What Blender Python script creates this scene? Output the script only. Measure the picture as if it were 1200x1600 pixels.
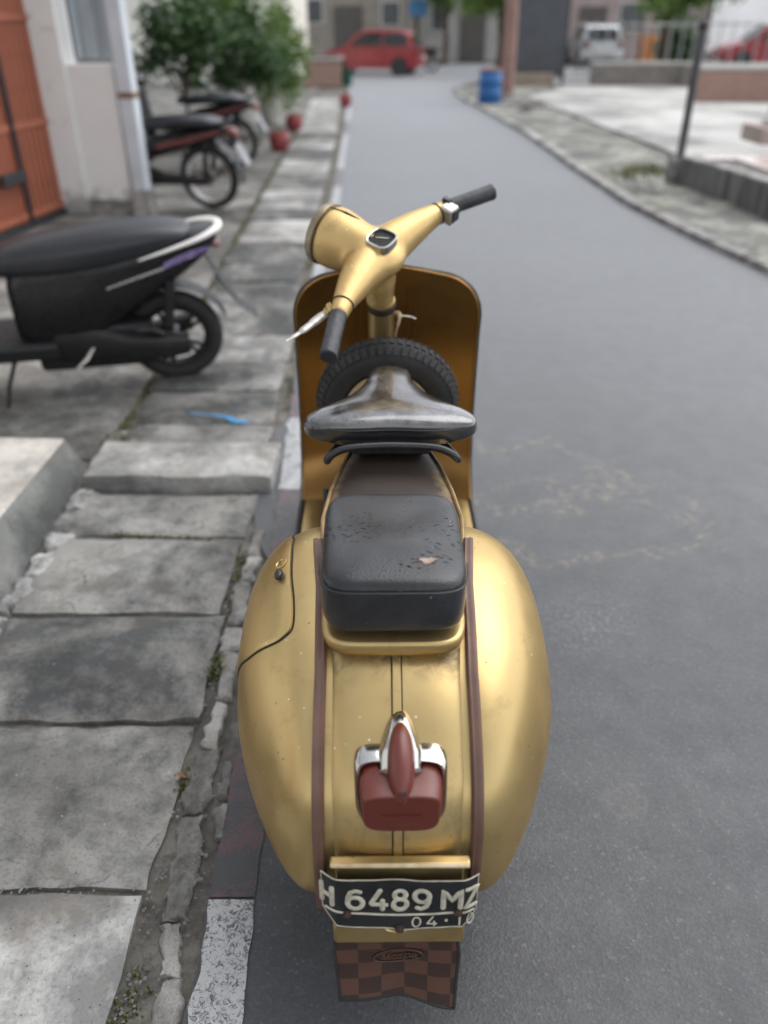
import bpy, bmesh, math, random
from math import sin, cos, pi, radians as R
from mathutils import Vector, Matrix, noise
S = bpy.context.scene
for o in list(bpy.data.objects): bpy.data.objects.remove(o)
COL = S.collection
# ------------------------------------------------------------------ camera
CAMH, PITCH, FPX = 1.5, R(31.5), 1244.0
cd = bpy.data.cameras.new('camera'); cam = bpy.data.objects.new('camera', cd); COL.objects.link(cam)
cam.location = (0, 0, CAMH); cam.rotation_euler = (R(90) - PITCH, 0, 0)
cd.sensor_fit = 'VERTICAL'; cd.sensor_height = 36; cd.lens = 36 * FPX / 1600
cd.clip_start = .05; cd.clip_end = 600
cd.dof.use_dof = True; cd.dof.focus_distance = 1.42; cd.dof.aperture_fstop = 28e-3 / .0165
S.camera = cam
S.render.resolution_x, S.render.resolution_y = 768, 1024
# ------------------------------------------------------------------ light
SUN_EL, SUN_AZ = R(58), R(55)       # azimuth clockwise from +Y
w = bpy.data.worlds.new('World'); S.world = w; w.use_nodes = True
nt = w.node_tree; bg = nt.nodes['Background']
sky = nt.nodes.new('ShaderNodeTexSky'); sky.sky_type = 'NISHITA'; sky.sun_disc = False
sky.sun_elevation = SUN_EL; sky.sun_rotation = SUN_AZ; sky.dust_density = 1.0; sky.air_density = 1.0; sky.ozone_density = 1
hs = nt.nodes.new('ShaderNodeHueSaturation'); hs.inputs['Saturation'].default_value = .2
nt.links.new(sky.outputs[0], hs.inputs['Color']); nt.links.new(hs.outputs[0], bg.inputs[0])
bg.inputs[1].default_value = .15
sl = bpy.data.lights.new('sun', 'SUN'); sl.energy = 1.0; sl.angle = R(60); sl.color = (1, .97, .93)
so = bpy.data.objects.new('sun', sl); COL.objects.link(so); so.location = (4, 4, 9)
so.rotation_euler = Vector((-sin(SUN_AZ)*cos(SUN_EL), -cos(SUN_AZ)*cos(SUN_EL), -sin(SUN_EL))).to_track_quat('-Z', 'Y').to_euler()
S.view_settings.view_transform = 'Standard'; S.view_settings.look = 'None'
S.view_settings.gamma = 1; S.view_settings.exposure = 1.06
S.view_settings.use_curve_mapping = False
S.cycles.use_adaptive_sampling = True; S.cycles.adaptive_threshold = .02; S.cycles.max_bounces = 5; S.cycles.diffuse_bounces = 2; S.cycles.glossy_bounces = 3; S.cycles.transmission_bounces = 2; S.cycles.transparent_max_bounces = 4

# ------------------------------------------------------------------ helpers
def ray(u, v):
    a = (u-600)/FPX; b = (800-v)/FPX
    return Vector((a, cos(PITCH)+b*sin(PITCH), -sin(PITCH)+b*cos(PITCH)))
def gp(u, v, z=0):                       # photo point on the level z -> place
    d = ray(u, v); return d*((z-CAMH)/d.z) + Vector((0, 0, CAMH))
def gy(u, v, Y):
    d = ray(u, v); return d*(Y/d.y) + Vector((0, 0, CAMH))
def lerp(a, b, t): return a+(b-a)*t
def interp(tab, x):
    if x <= tab[0][0]: return tab[0][1]
    for (x0, y0), (x1, y1) in zip(tab, tab[1:]):
        if x <= x1: return lerp(y0, y1, (x-x0)/(x1-x0))
    return tab[-1][1]
def spline(pts, n, closed=False):
    P = [Vector(p) for p in pts]; m = len(P); out = []
    segs = m if closed else m-1
    for s in range(segs):
        if closed: p0, p1, p2, p3 = P[(s-1) % m], P[s], P[(s+1) % m], P[(s+2) % m]
        else: p0, p1, p2, p3 = P[max(s-1, 0)], P[s], P[s+1], P[min(s+2, m-1)]
        for k in range(n):
            t = k/n
            out.append(.5*((2*p1)+(p2-p0)*t+(2*p0-5*p1+4*p2-p3)*t*t+(3*p1-p0-3*p2+p3)*t**3))
    if not closed: out.append(P[-1].copy())
    return out
def nz(x, y, z, s=1, seed=0): return noise.noise(Vector((x*s+seed*17.3, y*s-seed*7.1, z*s+seed*3.7)))

class G:
    def __init__(s): s.v = []; s.f = []
    def add(s, vs, fs):
        n = len(s.v); s.v += [Vector(q) for q in vs]; s.f += [tuple(i+n for i in f) for f in fs]; return s
    def box(s, c, d, M=None, top=1.0):
        x, y, z = d[0]/2, d[1]/2, d[2]/2
        vs = [Vector((i*x*(top if k > 0 else 1), j*y*(top if k > 0 else 1), k*z)) for k in (-1, 1) for j in (-1, 1) for i in (-1, 1)]
        if M: vs = [M @ q for q in vs]
        vs = [q+Vector(c) for q in vs]
        return s.add(vs, [(0, 2, 3, 1), (4, 5, 7, 6), (0, 1, 5, 4), (2, 6, 7, 3), (0, 4, 6, 2), (1, 3, 7, 5)])
    def loft(s, rings, cap=True, closed=True):
        n = len(rings[0]); vs = [p for r in rings for p in r]; fs = []
        for i in range(len(rings)-1):
            for j in range(n if closed else n-1):
                k = (j+1) % n; fs.append((i*n+j, i*n+k, (i+1)*n+k, (i+1)*n+j))
        if cap and closed:
            fs.append(tuple(reversed(range(n)))); fs.append(tuple((len(rings)-1)*n+j for j in range(n)))
        return s.add(vs, fs)
    def tube(s, path, r, seg=10, flat=1.0, up=None, cap=True):
        P = [Vector(p) for p in path]; rings = []; prev = None
        for i, p in enumerate(P):
            t = (P[min(i+1, len(P)-1)]-P[max(i-1, 0)]).normalized()
            if prev is None:
                a = Vector(up) if up else (Vector((0, 0, 1)) if abs(t.z) < .9 else Vector((1, 0, 0)))
            else: a = prev
            a = (a-t*a.dot(t)).normalized(); b = t.cross(a); prev = a
            rr = r[i] if isinstance(r, (list, tuple)) else r
            rings.append([p+a*(cos(2*pi*k/seg)*rr*flat)+b*(sin(2*pi*k/seg)*rr) for k in range(seg)])
        return s.loft(rings, cap)
    def lathe(s, prof, seg=32, M=None, cap=False):      # profile (radius, height) about local z
        rings = []
        for r, h in prof:
            q = [Vector((r*cos(2*pi*k/seg), r*sin(2*pi*k/seg), h)) for k in range(seg)]
            rings.append([M @ p for p in q] if M else q)
        return s.loft(rings, cap)
    def ell(s, c, rad, seg=20, rings=12, M=None):
        rr = []
        for i in range(rings+1):
            th = pi*i/rings; q = [Vector((rad[0]*sin(th)*cos(2*pi*k/seg), rad[1]*sin(th)*sin(2*pi*k/seg), rad[2]*cos(th))) for k in range(seg)]
            rr.append([(M @ p if M else p)+Vector(c) for p in q])
        return s.loft(rr, False)
    def grid(s, P):
        m = len(P[0]); vs = [p for r in P for p in r]
        return s.add(vs, [(i*m+j, i*m+j+1, (i+1)*m+j+1, (i+1)*m+j) for i in range(len(P)-1) for j in range(m-1)])
    def prism(s, poly, z0, z1):
        n = len(poly); vs = [Vector((p[0], p[1], z0)) for p in poly]+[Vector((p[0], p[1], z1)) for p in poly]
        return s.add(vs, [tuple(reversed(range(n))), tuple(range(n, 2*n))]+[(i, (i+1) % n, n+(i+1) % n, n+i) for i in range(n)])
    def obj(s, name, m, parent=None, smooth=40, off=(0, 0, 0), sub=0, merge=True, bevel=0):
        me = bpy.data.meshes.new(name); o_ = Vector(off)
        me.from_pydata([q+o_ for q in s.v], [], s.f)
        bm = bmesh.new(); bm.from_mesh(me)
        if merge: bmesh.ops.remove_doubles(bm, verts=bm.verts, dist=1e-5)
        bmesh.ops.recalc_face_normals(bm, faces=bm.faces); bm.to_mesh(me); bm.free()
        if smooth:
            me.polygons.foreach_set('use_smooth', [True]*len(me.polygons))
            me.set_sharp_from_angle(angle=R(smooth))
        if isinstance(m, list):
            for q in m: me.materials.append(q)
        else: me.materials.append(m)
        o = bpy.data.objects.new(name, me); COL.objects.link(o)
        if parent: o.parent = parent
        if bevel:
            b = o.modifiers.new('bevel', 'BEVEL'); b.width = bevel; b.segments = 2; b.limit_method = 'ANGLE'
        if sub:
            q = o.modifiers.new('sub', 'SUBSURF'); q.levels = sub; q.render_levels = sub
        return o
def tag(o, label=None, cat=None, group=None, kind=None):
    if label: o['label'] = label
    if cat: o['category'] = cat
    if group: o['group'] = group
    if kind: o['kind'] = kind
    return o
def empty(name, loc, rot=(0, 0, 0)):
    e = bpy.data.objects.new(name, None); COL.objects.link(e); e.location = loc; e.rotation_euler = rot
    e.empty_display_size = .1; return e
def copy_tree(o, parent=None):
    c = o.copy(); COL.objects.link(c)
    if parent: c.parent = parent
    for ch in list(o.children): copy_tree(ch, c)
    return c

# ------------------------------------------------------------------ materials
class NT:
    def __init__(s, name):
        s.m = bpy.data.materials.new(name); s.m.use_nodes = True; s.t = s.m.node_tree
        s.b = s.t.nodes['Principled BSDF']; s.tc = s.t.nodes.new('ShaderNodeTexCoord')
    def n(s, ty, **kw):
        q = s.t.nodes.new('ShaderNode'+ty)
        for k, v in kw.items():
            if k in q.inputs: s.set(q.inputs[k], v)
            else: setattr(q, k, v)
        return q
    def set(s, inp, v):
        if hasattr(v, 'links') or isinstance(v, bpy.types.NodeSocket): s.t.links.new(v, inp)
        else: inp.default_value = (*v, 1) if (isinstance(v, tuple) and len(v) == 3 and inp.type == 'RGBA') else v
    def p(s, **kw):
        for k, v in kw.items(): s.set(s.b.inputs[k.replace('_', ' ')], v)
        return s
    def coord(s, scale=(1, 1, 1), loc=(0, 0, 0), kind='Object', rot=(0, 0, 0)):
        q = s.n('Mapping'); s.t.links.new(s.tc.outputs[kind], q.inputs[0]); q.inputs['Scale'].default_value = scale; q.inputs['Location'].default_value = loc; q.inputs['Rotation'].default_value = rot
        return q.outputs[0]
    def noise(s, scale, detail=4, rough=.55, co=None, dist=0):
        q = s.n('TexNoise', Scale=scale, Detail=detail, Roughness=rough, Distortion=dist); s.t.links.new(co or s.coord(), q.inputs['Vector']); return q.outputs['Fac']
    def vor(s, scale, feature='F1', co=None, out='Distance', rnd=1):
        q = s.n('TexVoronoi', feature=feature, Scale=scale); q.inputs['Randomness'].default_value = rnd; s.t.links.new(co or s.coord(), q.inputs['Vector']); return q.outputs[out]
    def ramp(s, fac, *stops):
        q = s.n('ValToRGB'); s.t.links.new(fac, q.inputs[0]); e = q.color_ramp.elements
        while len(e) < len(stops): e.new(.5)
        for el, (pos, c) in zip(e, stops):
            el.position = pos; el.color = (c, c, c, 1) if not isinstance(c, tuple) else (*c, 1)
        return q.outputs[0]
    def mix(s, fac, a, b, blend='MIX'):
        q = s.n('Mix', data_type='RGBA', blend_type=blend)
        s.set(q.inputs[0], fac); s.set(q.inputs[6], a); s.set(q.inputs[7], b); return q.outputs[2]
    def math(s, op, a, b=0, c=None):
        q = s.n('Math', operation=op); s.set(q.inputs[0], a); s.set(q.inputs[1], b)
        if c is not None: s.set(q.inputs[2], c)
        return q.outputs[0]
    def bump(s, h, strength=.3, dist=.01, prev=None):
        q = s.n('Bump', Strength=strength, Distance=dist); s.t.links.new(h, q.inputs['Height'])
        if prev: s.t.links.new(prev, q.inputs['Normal'])
        s.t.links.new(q.outputs[0], s.b.inputs['Normal']); return q.outputs[0]
    def sep(s, co=None):
        q = s.n('SeparateXYZ'); s.t.links.new(co or s.coord(), q.inputs[0]); return q.outputs
def M(name, c1, c2=None, ns=6, rough=.6, metal=0, bs=0, bst=.2, bd=.004, coat=0, rvar=.1, detail=5):
    t = NT(name); c2 = c2 or tuple(x*.7 for x in c1)
    f = t.noise(ns, detail); col = t.mix(t.ramp(f, (.3, 0.), (.7, 1.)), c2, c1)
    t.p(Base_Color=col, Metallic=metal, Roughness=t.ramp(t.noise(ns*2.3, 3), (.3, max(rough-rvar, .02)), (.7, min(rough+rvar, 1.))))
    if coat: t.p(Coat_Weight=coat, Coat_Roughness=.12)
    if bs: t.bump(t.noise(bs, 4), bst, bd)
    return t.m

def gold_mat():
    t = NT('gold_paint'); co = t.coord()
    big = t.noise(3.5, 4, co=co); fine = t.noise(40, 3, co=co)
    col = t.mix(t.ramp(big, (.3, 0.), (.7, 1.)), (.475, .343, .145), (.575, .435, .195))
    col = t.mix(t.math('MULTIPLY', fine, .25), col, (.38, .26, .125))
    # grime: brown clouds
    g = t.ramp(t.noise(15, 6, .75, co=co), (.56, 0.), (.70, 1.)); col = t.mix(t.math('MULTIPLY', g, .38), col, (.27, .16, .07))
    # flung dirt and chips: dark pits and pale specks
    v1 = t.vor(55, co=co); pit = t.math('LESS_THAN', v1, .075)
    sel = t.math('GREATER_THAN', t.noise(11, 2, co=t.coord(loc=(3, 1, 2))), .55)
    pit = t.math('MULTIPLY', pit, sel); col = t.mix(pit, col, (.03, .02, .015))
    v2 = t.vor(38, co=t.coord(loc=(.7, .2, .4))); sp = t.math('MULTIPLY', t.math('LESS_THAN', v2, .06), t.math('GREATER_THAN', t.noise(7, 2, co=t.coord(loc=(9, 1, 2))), .5))
    col = t.mix(sp, col, (.75, .68, .55))
    met = t.math('SUBTRACT', .82, t.math('MULTIPLY', t.math('MAXIMUM', pit, sp), .8))
    t.p(Base_Color=col, Metallic=met, Roughness=t.ramp(t.noise(14, 5, co=co), (.3, .31), (.75, .43)), Coat_Weight=.35, Coat_Roughness=.32, Specular_Tint=(.72, .52, .34, 1))
    t.bump(t.noise(260, 2, co=co), .05, .001)
    return t.m
def panel_mat():
    """the rear body panel: gold with soot smeared below the seat and rubbed patches by the plate"""
    m = gold_mat(); m.name = 'gold_paint_sooty'
    t = NT.__new__(NT); t.m = m; t.t = m.node_tree; t.b = t.t.nodes['Principled BSDF']; t.tc = [n for n in t.t.nodes if n.type == 'TEX_COORD'][0]
    old = t.b.inputs['Base Color'].links[0].from_socket; oldm = t.b.inputs['Metallic'].links[0].from_socket
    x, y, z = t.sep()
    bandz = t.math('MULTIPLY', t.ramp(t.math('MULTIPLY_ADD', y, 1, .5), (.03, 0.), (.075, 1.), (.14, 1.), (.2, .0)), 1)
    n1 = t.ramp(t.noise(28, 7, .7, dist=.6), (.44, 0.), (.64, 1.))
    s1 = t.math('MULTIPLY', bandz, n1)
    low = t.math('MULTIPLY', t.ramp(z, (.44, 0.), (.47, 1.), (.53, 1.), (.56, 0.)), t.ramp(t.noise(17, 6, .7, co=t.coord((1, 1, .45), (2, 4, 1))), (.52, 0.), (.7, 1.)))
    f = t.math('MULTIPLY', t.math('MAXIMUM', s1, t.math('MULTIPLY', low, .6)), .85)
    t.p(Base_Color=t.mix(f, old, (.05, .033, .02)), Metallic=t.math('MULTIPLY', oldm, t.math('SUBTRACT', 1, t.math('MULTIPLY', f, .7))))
    return m
def brown_mat():
    t = NT('worn_brown'); f = t.noise(12, 6, .65); x, y, z = t.sep()
    edge = t.ramp(t.math('ABSOLUTE', x), (.055, 0.), (.125, 1.))
    k = t.ramp(t.math('ADD', t.math('MULTIPLY', f, .9), t.math('MULTIPLY', edge, .55)), (.72, 0.), (1.02, 1.))
    col = t.mix(k, t.mix(t.noise(30, 4), (.018, .012, .009), (.038, .024, .017)), (.33, .22, .10))  # worn brown, with the saddle's shade darkened into the colour
    t.p(Base_Color=col, Metallic=t.math('MULTIPLY', k, .6), Roughness=.55); t.bump(t.noise(90, 4), .15, .002); return t.m
def pillion_mat():
    t = NT('pillion_vinyl'); co = t.coord()
    dust = t.ramp(t.noise(9, 5, .6), (.35, 0.), (.75, 1.))
    col = t.mix(dust, (.011, .012, .014), (.034, .035, .040))
    cs = t.coord((75, 190, 20), rot=(0, 0, .35)); q = t.vor(1, co=cs)
    nick = t.math('MULTIPLY', t.ramp(q, (.2, 1.), (.34, 0.)), t.ramp(t.noise(13, 2, co=t.coord(loc=(1, 3, 0))), (.53, 0.), (.6, 1.)))
    x, y, z = t.sep(); topm = t.ramp(z, (.795, 0.), (.805, 1.))
    nick = t.math('MULTIPLY', nick, topm)
    col = t.mix(t.math('MULTIPLY', nick, .7), col, (.006, .005, .005))
    sp = t.math('LESS_THAN', t.vor(45, co=t.coord(loc=(.3, .9, .1))), .035); col = t.mix(sp, col, (.5, .47, .42))
    t.p(Base_Color=col, Roughness=t.math('ADD', t.ramp(t.noise(20, 4), (.3, .27), (.7, .40)), t.math('MULTIPLY', nick, .4)), Specular_IOR_Level=t.math('SUBTRACT', .5, t.math('MULTIPLY', nick, .45)))
    b = t.bump(t.vor(340), .3, .0012); t.bump(nick, -.8, .004, b); return t.m
def saddle_mat():
    t = NT('saddle_vinyl'); co = t.coord(); f = t.noise(10, 5, .6)
    wear_sheen = t.ramp(t.math('SUBTRACT', t.noise(9, 5, .7, co=t.coord(loc=(2, 1, 5))), t.math('MULTIPLY', t.sep()[1], .6)), (.33, 0.), (.55, 1.))  # pale wear that also paints the vinyl's sky sheen into the colour
    x, y, z = t.sep()
    top = t.ramp(z, (.805, 0.), (.82, 1.))
    crk = t.ramp(t.vor(70, 'DISTANCE_TO_EDGE', co=t.coord((1, 1.6, 1))), (.0, 1.), (.12, 0.))
    crk = t.math('MULTIPLY', crk, t.math('MULTIPLY', top, t.ramp(t.noise(6, 3, co=t.coord(loc=(4, 4, 4))), (.42, 0.), (.55, 1.))))
    col = t.mix(t.math('MULTIPLY', t.math('MULTIPLY', wear_sheen, top), .62), (.010, .010, .012), t.mix(t.noise(40, 4, .8), (.08, .08, .09), (.38, .37, .37))); col = t.mix(t.math('MULTIPLY', crk, .8), col, (.012, .01, .01))
    t.p(Base_Color=col, Roughness=t.ramp(f, (.3, .18), (.75, .32)), IOR=1.6, Coat_Weight=.9, Coat_Roughness=.13, Coat_IOR=1.6)
    b = t.bump(t.noise(34, 4, .7), .35, .004); t.bump(crk, -.8, .004, b); return t.m
def flap_mat():
    t = NT('checked_rubber'); x, y, z = t.sep(); wob = t.math('MULTIPLY', t.noise(9, 2), .012)
    a = t.math('FLOOR', t.math('MULTIPLY', t.math('ADD', x, .14), 1/.0385)); b = t.math('FLOOR', t.math('MULTIPLY', t.math('ADD', t.math('ADD', z, wob), .3), 1/.034))
    ck = t.math('ABSOLUTE', t.math('MODULO', t.math('ADD', a, b), 2))
    n = t.noise(35, 5, .7)
    col = t.mix(ck, t.mix(n, (.03, .014, .011), (.045, .022, .016)), t.mix(n, (.06, .028, .018), (.115, .05, .03)))
    t.p(Base_Color=col, Roughness=.6); t.bump(t.noise(80, 3), .15, .002); return t.m
def asphalt_mat():
    t = NT('asphalt'); co = t.coord(kind='Object')
    big = t.noise(.9, 4, co=co); med = t.noise(9, 4, .7, co=co)
    col = t.mix(t.ramp(big, (.35, 0.), (.65, 1.)), (.043, .0448, .0485), (.060, .0622, .0665))
    col = t.mix(t.math('MULTIPLY', t.ramp(med, (.35, 0.), (.7, 1.)), .5), col, (.038, .04, .044))
    vq = t.n('TexVoronoi', feature='F1', Scale=185); t.t.links.new(co, vq.inputs['Vector']); cell = vq.outputs['Color']; s = t.sep(cell)
    st = t.ramp(s[0], (0., .74), (.75, 1.0), (.96, 1.15), (1., 1.7)); col = t.mix(1., col, st, 'MULTIPLY')
    d = vq.outputs['Distance']
    # scuffed yellow chalk loops and pale scrapes
    x, y, z = t.sep(co)
    n5 = t.noise(5, 2, co=co); n26 = t.noise(26, 4, .75, co=co); n22 = t.noise(22, 2, co=co); n60 = t.noise(60, 3, .7, co=co)
    def ringm(cx, cy, r, wd, sx=1, thr=.52, sc=26):
        dx = t.math('MULTIPLY', t.math('SUBTRACT', x, cx), sx); dy = t.math('SUBTRACT', y, cy)
        rr = t.math('SQRT', t.math('ADD', t.math('MULTIPLY', dx, dx), t.math('MULTIPLY', dy, dy)))
        rr = t.math('ADD', rr, t.math('MULTIPLY', t.math('SUBTRACT', n5, .5), .42))
        k = t.ramp(t.math('DIVIDE', t.math('ABSOLUTE', t.math('SUBTRACT', rr, r)), wd), (.3, 1.), (1., 0.))
        return t.math('MULTIPLY', k, t.ramp(n26, (thr-.04, 0.), (thr+.16, .8)))
    yel = t.math('MAXIMUM', ringm(.52, 2.72, .27, .06, .8), t.math('MULTIPLY', ringm(.66, 2.4, .26, .05, .6), .8))
    col = t.mix(t.math('MULTIPLY', yel, .6), col, (.33, .27, .15))
    # pale scuff and the rough scab
    def blob(cx, cy, r0, r1):
        dx = t.math('SUBTRACT', x, cx); dy = t.math('SUBTRACT', y, cy)
        rr = t.math('SQRT', t.math('ADD', t.math('MULTIPLY', dx, dx), t.math('MULTIPLY', dy, dy)))
        return t.ramp(t.math('ADD', rr, t.math('MULTIPLY', t.math('SUBTRACT', n22, .5), .07)), (r0, 1.), (r1, 0.))
    scuff = t.math('MULTIPLY', blob(.60, 1.83, .02, .2), t.ramp(n60, (.5, 0.), (.66, 1.)))
    col = t.mix(t.math('MULTIPLY', scuff, .5), col, (.2, .2, .21))
    scab = blob(.545, 1.19, .045, .06)
    col = t.mix(t.math('MULTIPLY', scab, t.ramp(n60, (.4, .1), (.65, .6))), col, (.10, .095, .088))
    t.p(Base_Color=col, Roughness=t.ramp(med, (.3, .5), (.7, .62)), Specular_IOR_Level=.5, Sheen_Weight=.45, Sheen_Roughness=.45, Sheen_Tint=(.9, .92, .96))
    t.bump(t.math('ADD', t.math('MULTIPLY', d, .55), t.math('ADD', t.math('MULTIPLY', med, .8), t.math('MULTIPLY', n60, t.math('MULTIPLY_ADD', scab, .6, .25)))), .24, .004); return t.m
def concrete_mat(name, light=(.36, .35, .33), dark=(.13, .13, .128), brown=(.16, .13, .10), bias=.5, sc=1.0, pale=.0, bst=.55, crack=.0):
    t = NT(name); oi = t.n('ObjectInfo').outputs['Random']
    off = t.n('CombineXYZ'); t.t.links.new(t.math('MULTIPLY', oi, 37), off.inputs[0]); t.t.links.new(t.math('MULTIPLY', oi, 11), off.inputs[1])
    va = t.n('VectorMath', operation='ADD'); t.t.links.new(t.tc.outputs['Object'], va.inputs[0]); t.t.links.new(off.outputs[0], va.inputs[1]); co = va.outputs[0]
    a = t.noise(2.6*sc, 5, .62, co=co, dist=.6); b = t.noise(16*sc, 5, .72, co=co); c = t.noise(120*sc, 2, .6, co=co)
    mixf = t.math('ADD', t.math('MULTIPLY', a, .62), t.math('MULTIPLY', b, .38))
    mixf = t.math('ADD', mixf, t.math('MULTIPLY', t.math('SUBTRACT', oi, .5), .12))
    col = t.mix(t.ramp(mixf, (bias-.075, 0.), (bias+.085, 1.)), dark, light)
    col = t.mix(t.math('MULTIPLY', t.ramp(t.noise(5*sc, 3, .6, co=co), (.5, 0.), (.7, 1.)), .5), col, brown)
    col = t.mix(t.math('MULTIPLY', t.ramp(c, (.3, 1.), (.5, 0.)), .35), col, tuple(k*.5 for k in dark))
    col = t.mix(1., col, t.ramp(t.noise(1.5*sc, 2, .5, co=co, dist=.8), (.36, .62), (.5, 1.), (.64, 1.25)), 'MULTIPLY')
    if crack:
        cm = t.n('VectorMath', operation='ADD'); t.t.links.new(co, cm.inputs[0]); ns_ = t.n('TexNoise', Scale=9, Detail=3); t.t.links.new(co, ns_.inputs['Vector']); sc_ = t.n('VectorMath', operation='SCALE'); t.t.links.new(ns_.outputs['Color'], sc_.inputs[0]); sc_.inputs['Scale'].default_value = .22; t.t.links.new(sc_.outputs[0], cm.inputs[1])
        ck = t.math('MULTIPLY', t.ramp(t.vor(2.1, 'DISTANCE_TO_EDGE', co=cm.outputs[0]), (.0, 1.), (.006, 0.)), t.ramp(a, (.5, 0.), (.56, 1.))); col = t.mix(t.math('MULTIPLY', ck, crack), col, (.02, .02, .02))
    pit = t.math('LESS_THAN', t.vor(42*sc, co=co), .08); col = t.mix(t.math('MULTIPLY', pit, .7), col, (.03, .03, .03))
    wsp = t.math('LESS_THAN', t.vor(25*sc, co=co), .045); col = t.mix(t.math('MULTIPLY', wsp, .6), col, (.55, .53, .5))
    t.p(Base_Color=col, Roughness=.88)
    t.bump(t.math('ADD', b, t.math('MULTIPLY', c, .35)), bst, .012); return t.m
def paint_mat(name, col, thr, under=(.052, .054, .058), big=.45):
    t = NT(name); co = t.coord()
    k = t.ramp(t.math('ADD', t.math('MULTIPLY', t.noise(85, 4, .75, co=co, dist=1.5), 1.02-big), t.math('MULTIPLY', t.noise(8, 4, .7, co=co), big)), (thr-.03, 0.), (thr+.03, 1.))
    c = t.mix(k, t.mix(t.noise(120, 3), tuple(x*.8 for x in under), under), t.mix(t.noise(20, 3, co=co), tuple(x*.75 for x in col), col))
    t.p(Base_Color=c, Roughness=.7, Sheen_Weight=.45, Sheen_Roughness=.45, Sheen_Tint=(.9, .92, .96)); q = t.bump(k, .4, .002); t.bump(t.vor(230), .35, .003, q); return t.m
def leaf_mat(name, a, b):
    t = NT(name); g = t.n('NewGeometry').outputs['Random Per Island']
    t.p(Base_Color=t.mix(g, a, b), Roughness=.5); 
    t.p(Subsurface_Weight=0.0); t.p(Transmission_Weight=0.0)
    tr = t.n('BsdfTranslucent'); t.set(tr.inputs[0], t.mix(g, tuple(min(1, x*1.3) for x in a), tuple(min(1, x*1.3) for x in b)))
    ms = t.n('MixShader'); ms.inputs[0].default_value = .3; t.t.links.new(t.b.outputs[0], ms.inputs[1]); t.t.links.new(tr.outputs[0], ms.inputs[2])
    t.t.links.new(ms.outputs[0], t.t.nodes['Material Output'].inputs[0]); return t.m
def plaster_mat():
    t = NT('stained_plaster'); co = t.coord()
    a = t.noise(4, 7, .7, co=co, dist=.5); x, y, z = t.sep(co)
    peel = t.ramp(t.math('ADD', t.math('MULTIPLY', a, .8), t.math('MULTIPLY', t.noise(24, 5, .7, co=co), .25)), (.62, 0.), (.72, 1.))
    col = t.mix(peel, t.mix(t.noise(6, 4), (.72, .72, .69), (.82, .82, .80)), (.38, .33, .3))
    col = t.mix(t.ramp(t.math('SUBTRACT', t.math('MULTIPLY', t.noise(9, 5, co=co), .45), z), (-.1, 0.), (.15, .8)), col, (.2, .2, .19))
    t.p(Base_Color=col, Roughness=.85); t.bump(a, .3, .01); return t.m
def gold_var(name, mul, r0, r1):
    m = gold_mat(); m.name = name; t = NT.__new__(NT); t.m = m; t.t = m.node_tree; t.b = t.t.nodes['Principled BSDF']
    old = t.b.inputs['Base Color'].links[0].from_socket; t.p(Base_Color=t.mix(1., old, mul, 'MULTIPLY'))
    rp = t.b.inputs['Roughness'].links[0].from_node.color_ramp.elements
    for e, v in zip(rp, (r0, r1)): e.color = (v, v, v, 1)
    return m
GOLD = gold_mat(); COPPER_SHADE = gold_var('coppery_gold', (.60, .44, .28), .30, .42); SATIN = gold_var('satin_gold', (1.12, 1.08, 1.05), .42, .54); PANEL = panel_mat(); BROWN = brown_mat()  # coppery gold is darkened in colour for the leg shield's shaded inner face
PVINYL = pillion_mat(); SVINYL = saddle_mat(); FLAP = flap_mat()
MAROON = M('maroon_rubber', (.15, .078, .056), (.10, .052, .038), 14, .5, bs=120, bst=.08)
RUBBER = M('tyre_rubber', (.025, .025, .026), (.015, .015, .016), 20, .72, bs=90, bst=.15)
GRIP = M('worn_grip', (.045, .048, .055), (.016, .017, .02), 45, .5, bs=140, bst=.3)
BLACK = M('black_paint', (.018, .018, .02), (.012, .012, .013), 15, .35)
STEEL = M('dark_steel', (.06, .06, .062), (.03, .028, .026), 30, .42, .7)
CHROME = M('chrome', (.58, .575, .56), (.4, .385, .355), 22, .14, 1., rvar=.07)
ALU = M('dull_aluminium', (.6, .58, .54), (.4, .37, .33), 18, .36, .9)
def lens_mat():
    t = NT('red_lens'); n = t.noise(8, 4)
    t.p(Base_Color=t.mix(n, (.095, .016, .011), (.145, .027, .016)), Roughness=.38, Subsurface_Weight=.1, Coat_Weight=.15, Coat_Roughness=.3)
    t.b.inputs['Subsurface Radius'].default_value = (.01, .002, .002); t.bump(t.noise(150, 3), .04, .001); return t.m
LENS = lens_mat()
PLATE = M('plate_black', (.006, .0065, .008), (.02, .02, .02), 18, .45, bs=60, bst=.25, bd=.004)
CREAM = M('plate_cream', (.55, .52, .42), (.33, .30, .24), 60, .6)
GLASS = M('dark_glass', (.012, .014, .015), (.02, .022, .022), 5, .08)
SEAM = M('seam_shadow', (.012, .01, .008), None, 5, .8)
HIDE = M('torn_foam', (.42, .31, .24), (.2, .15, .12), 60, .9, bs=150)

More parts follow.
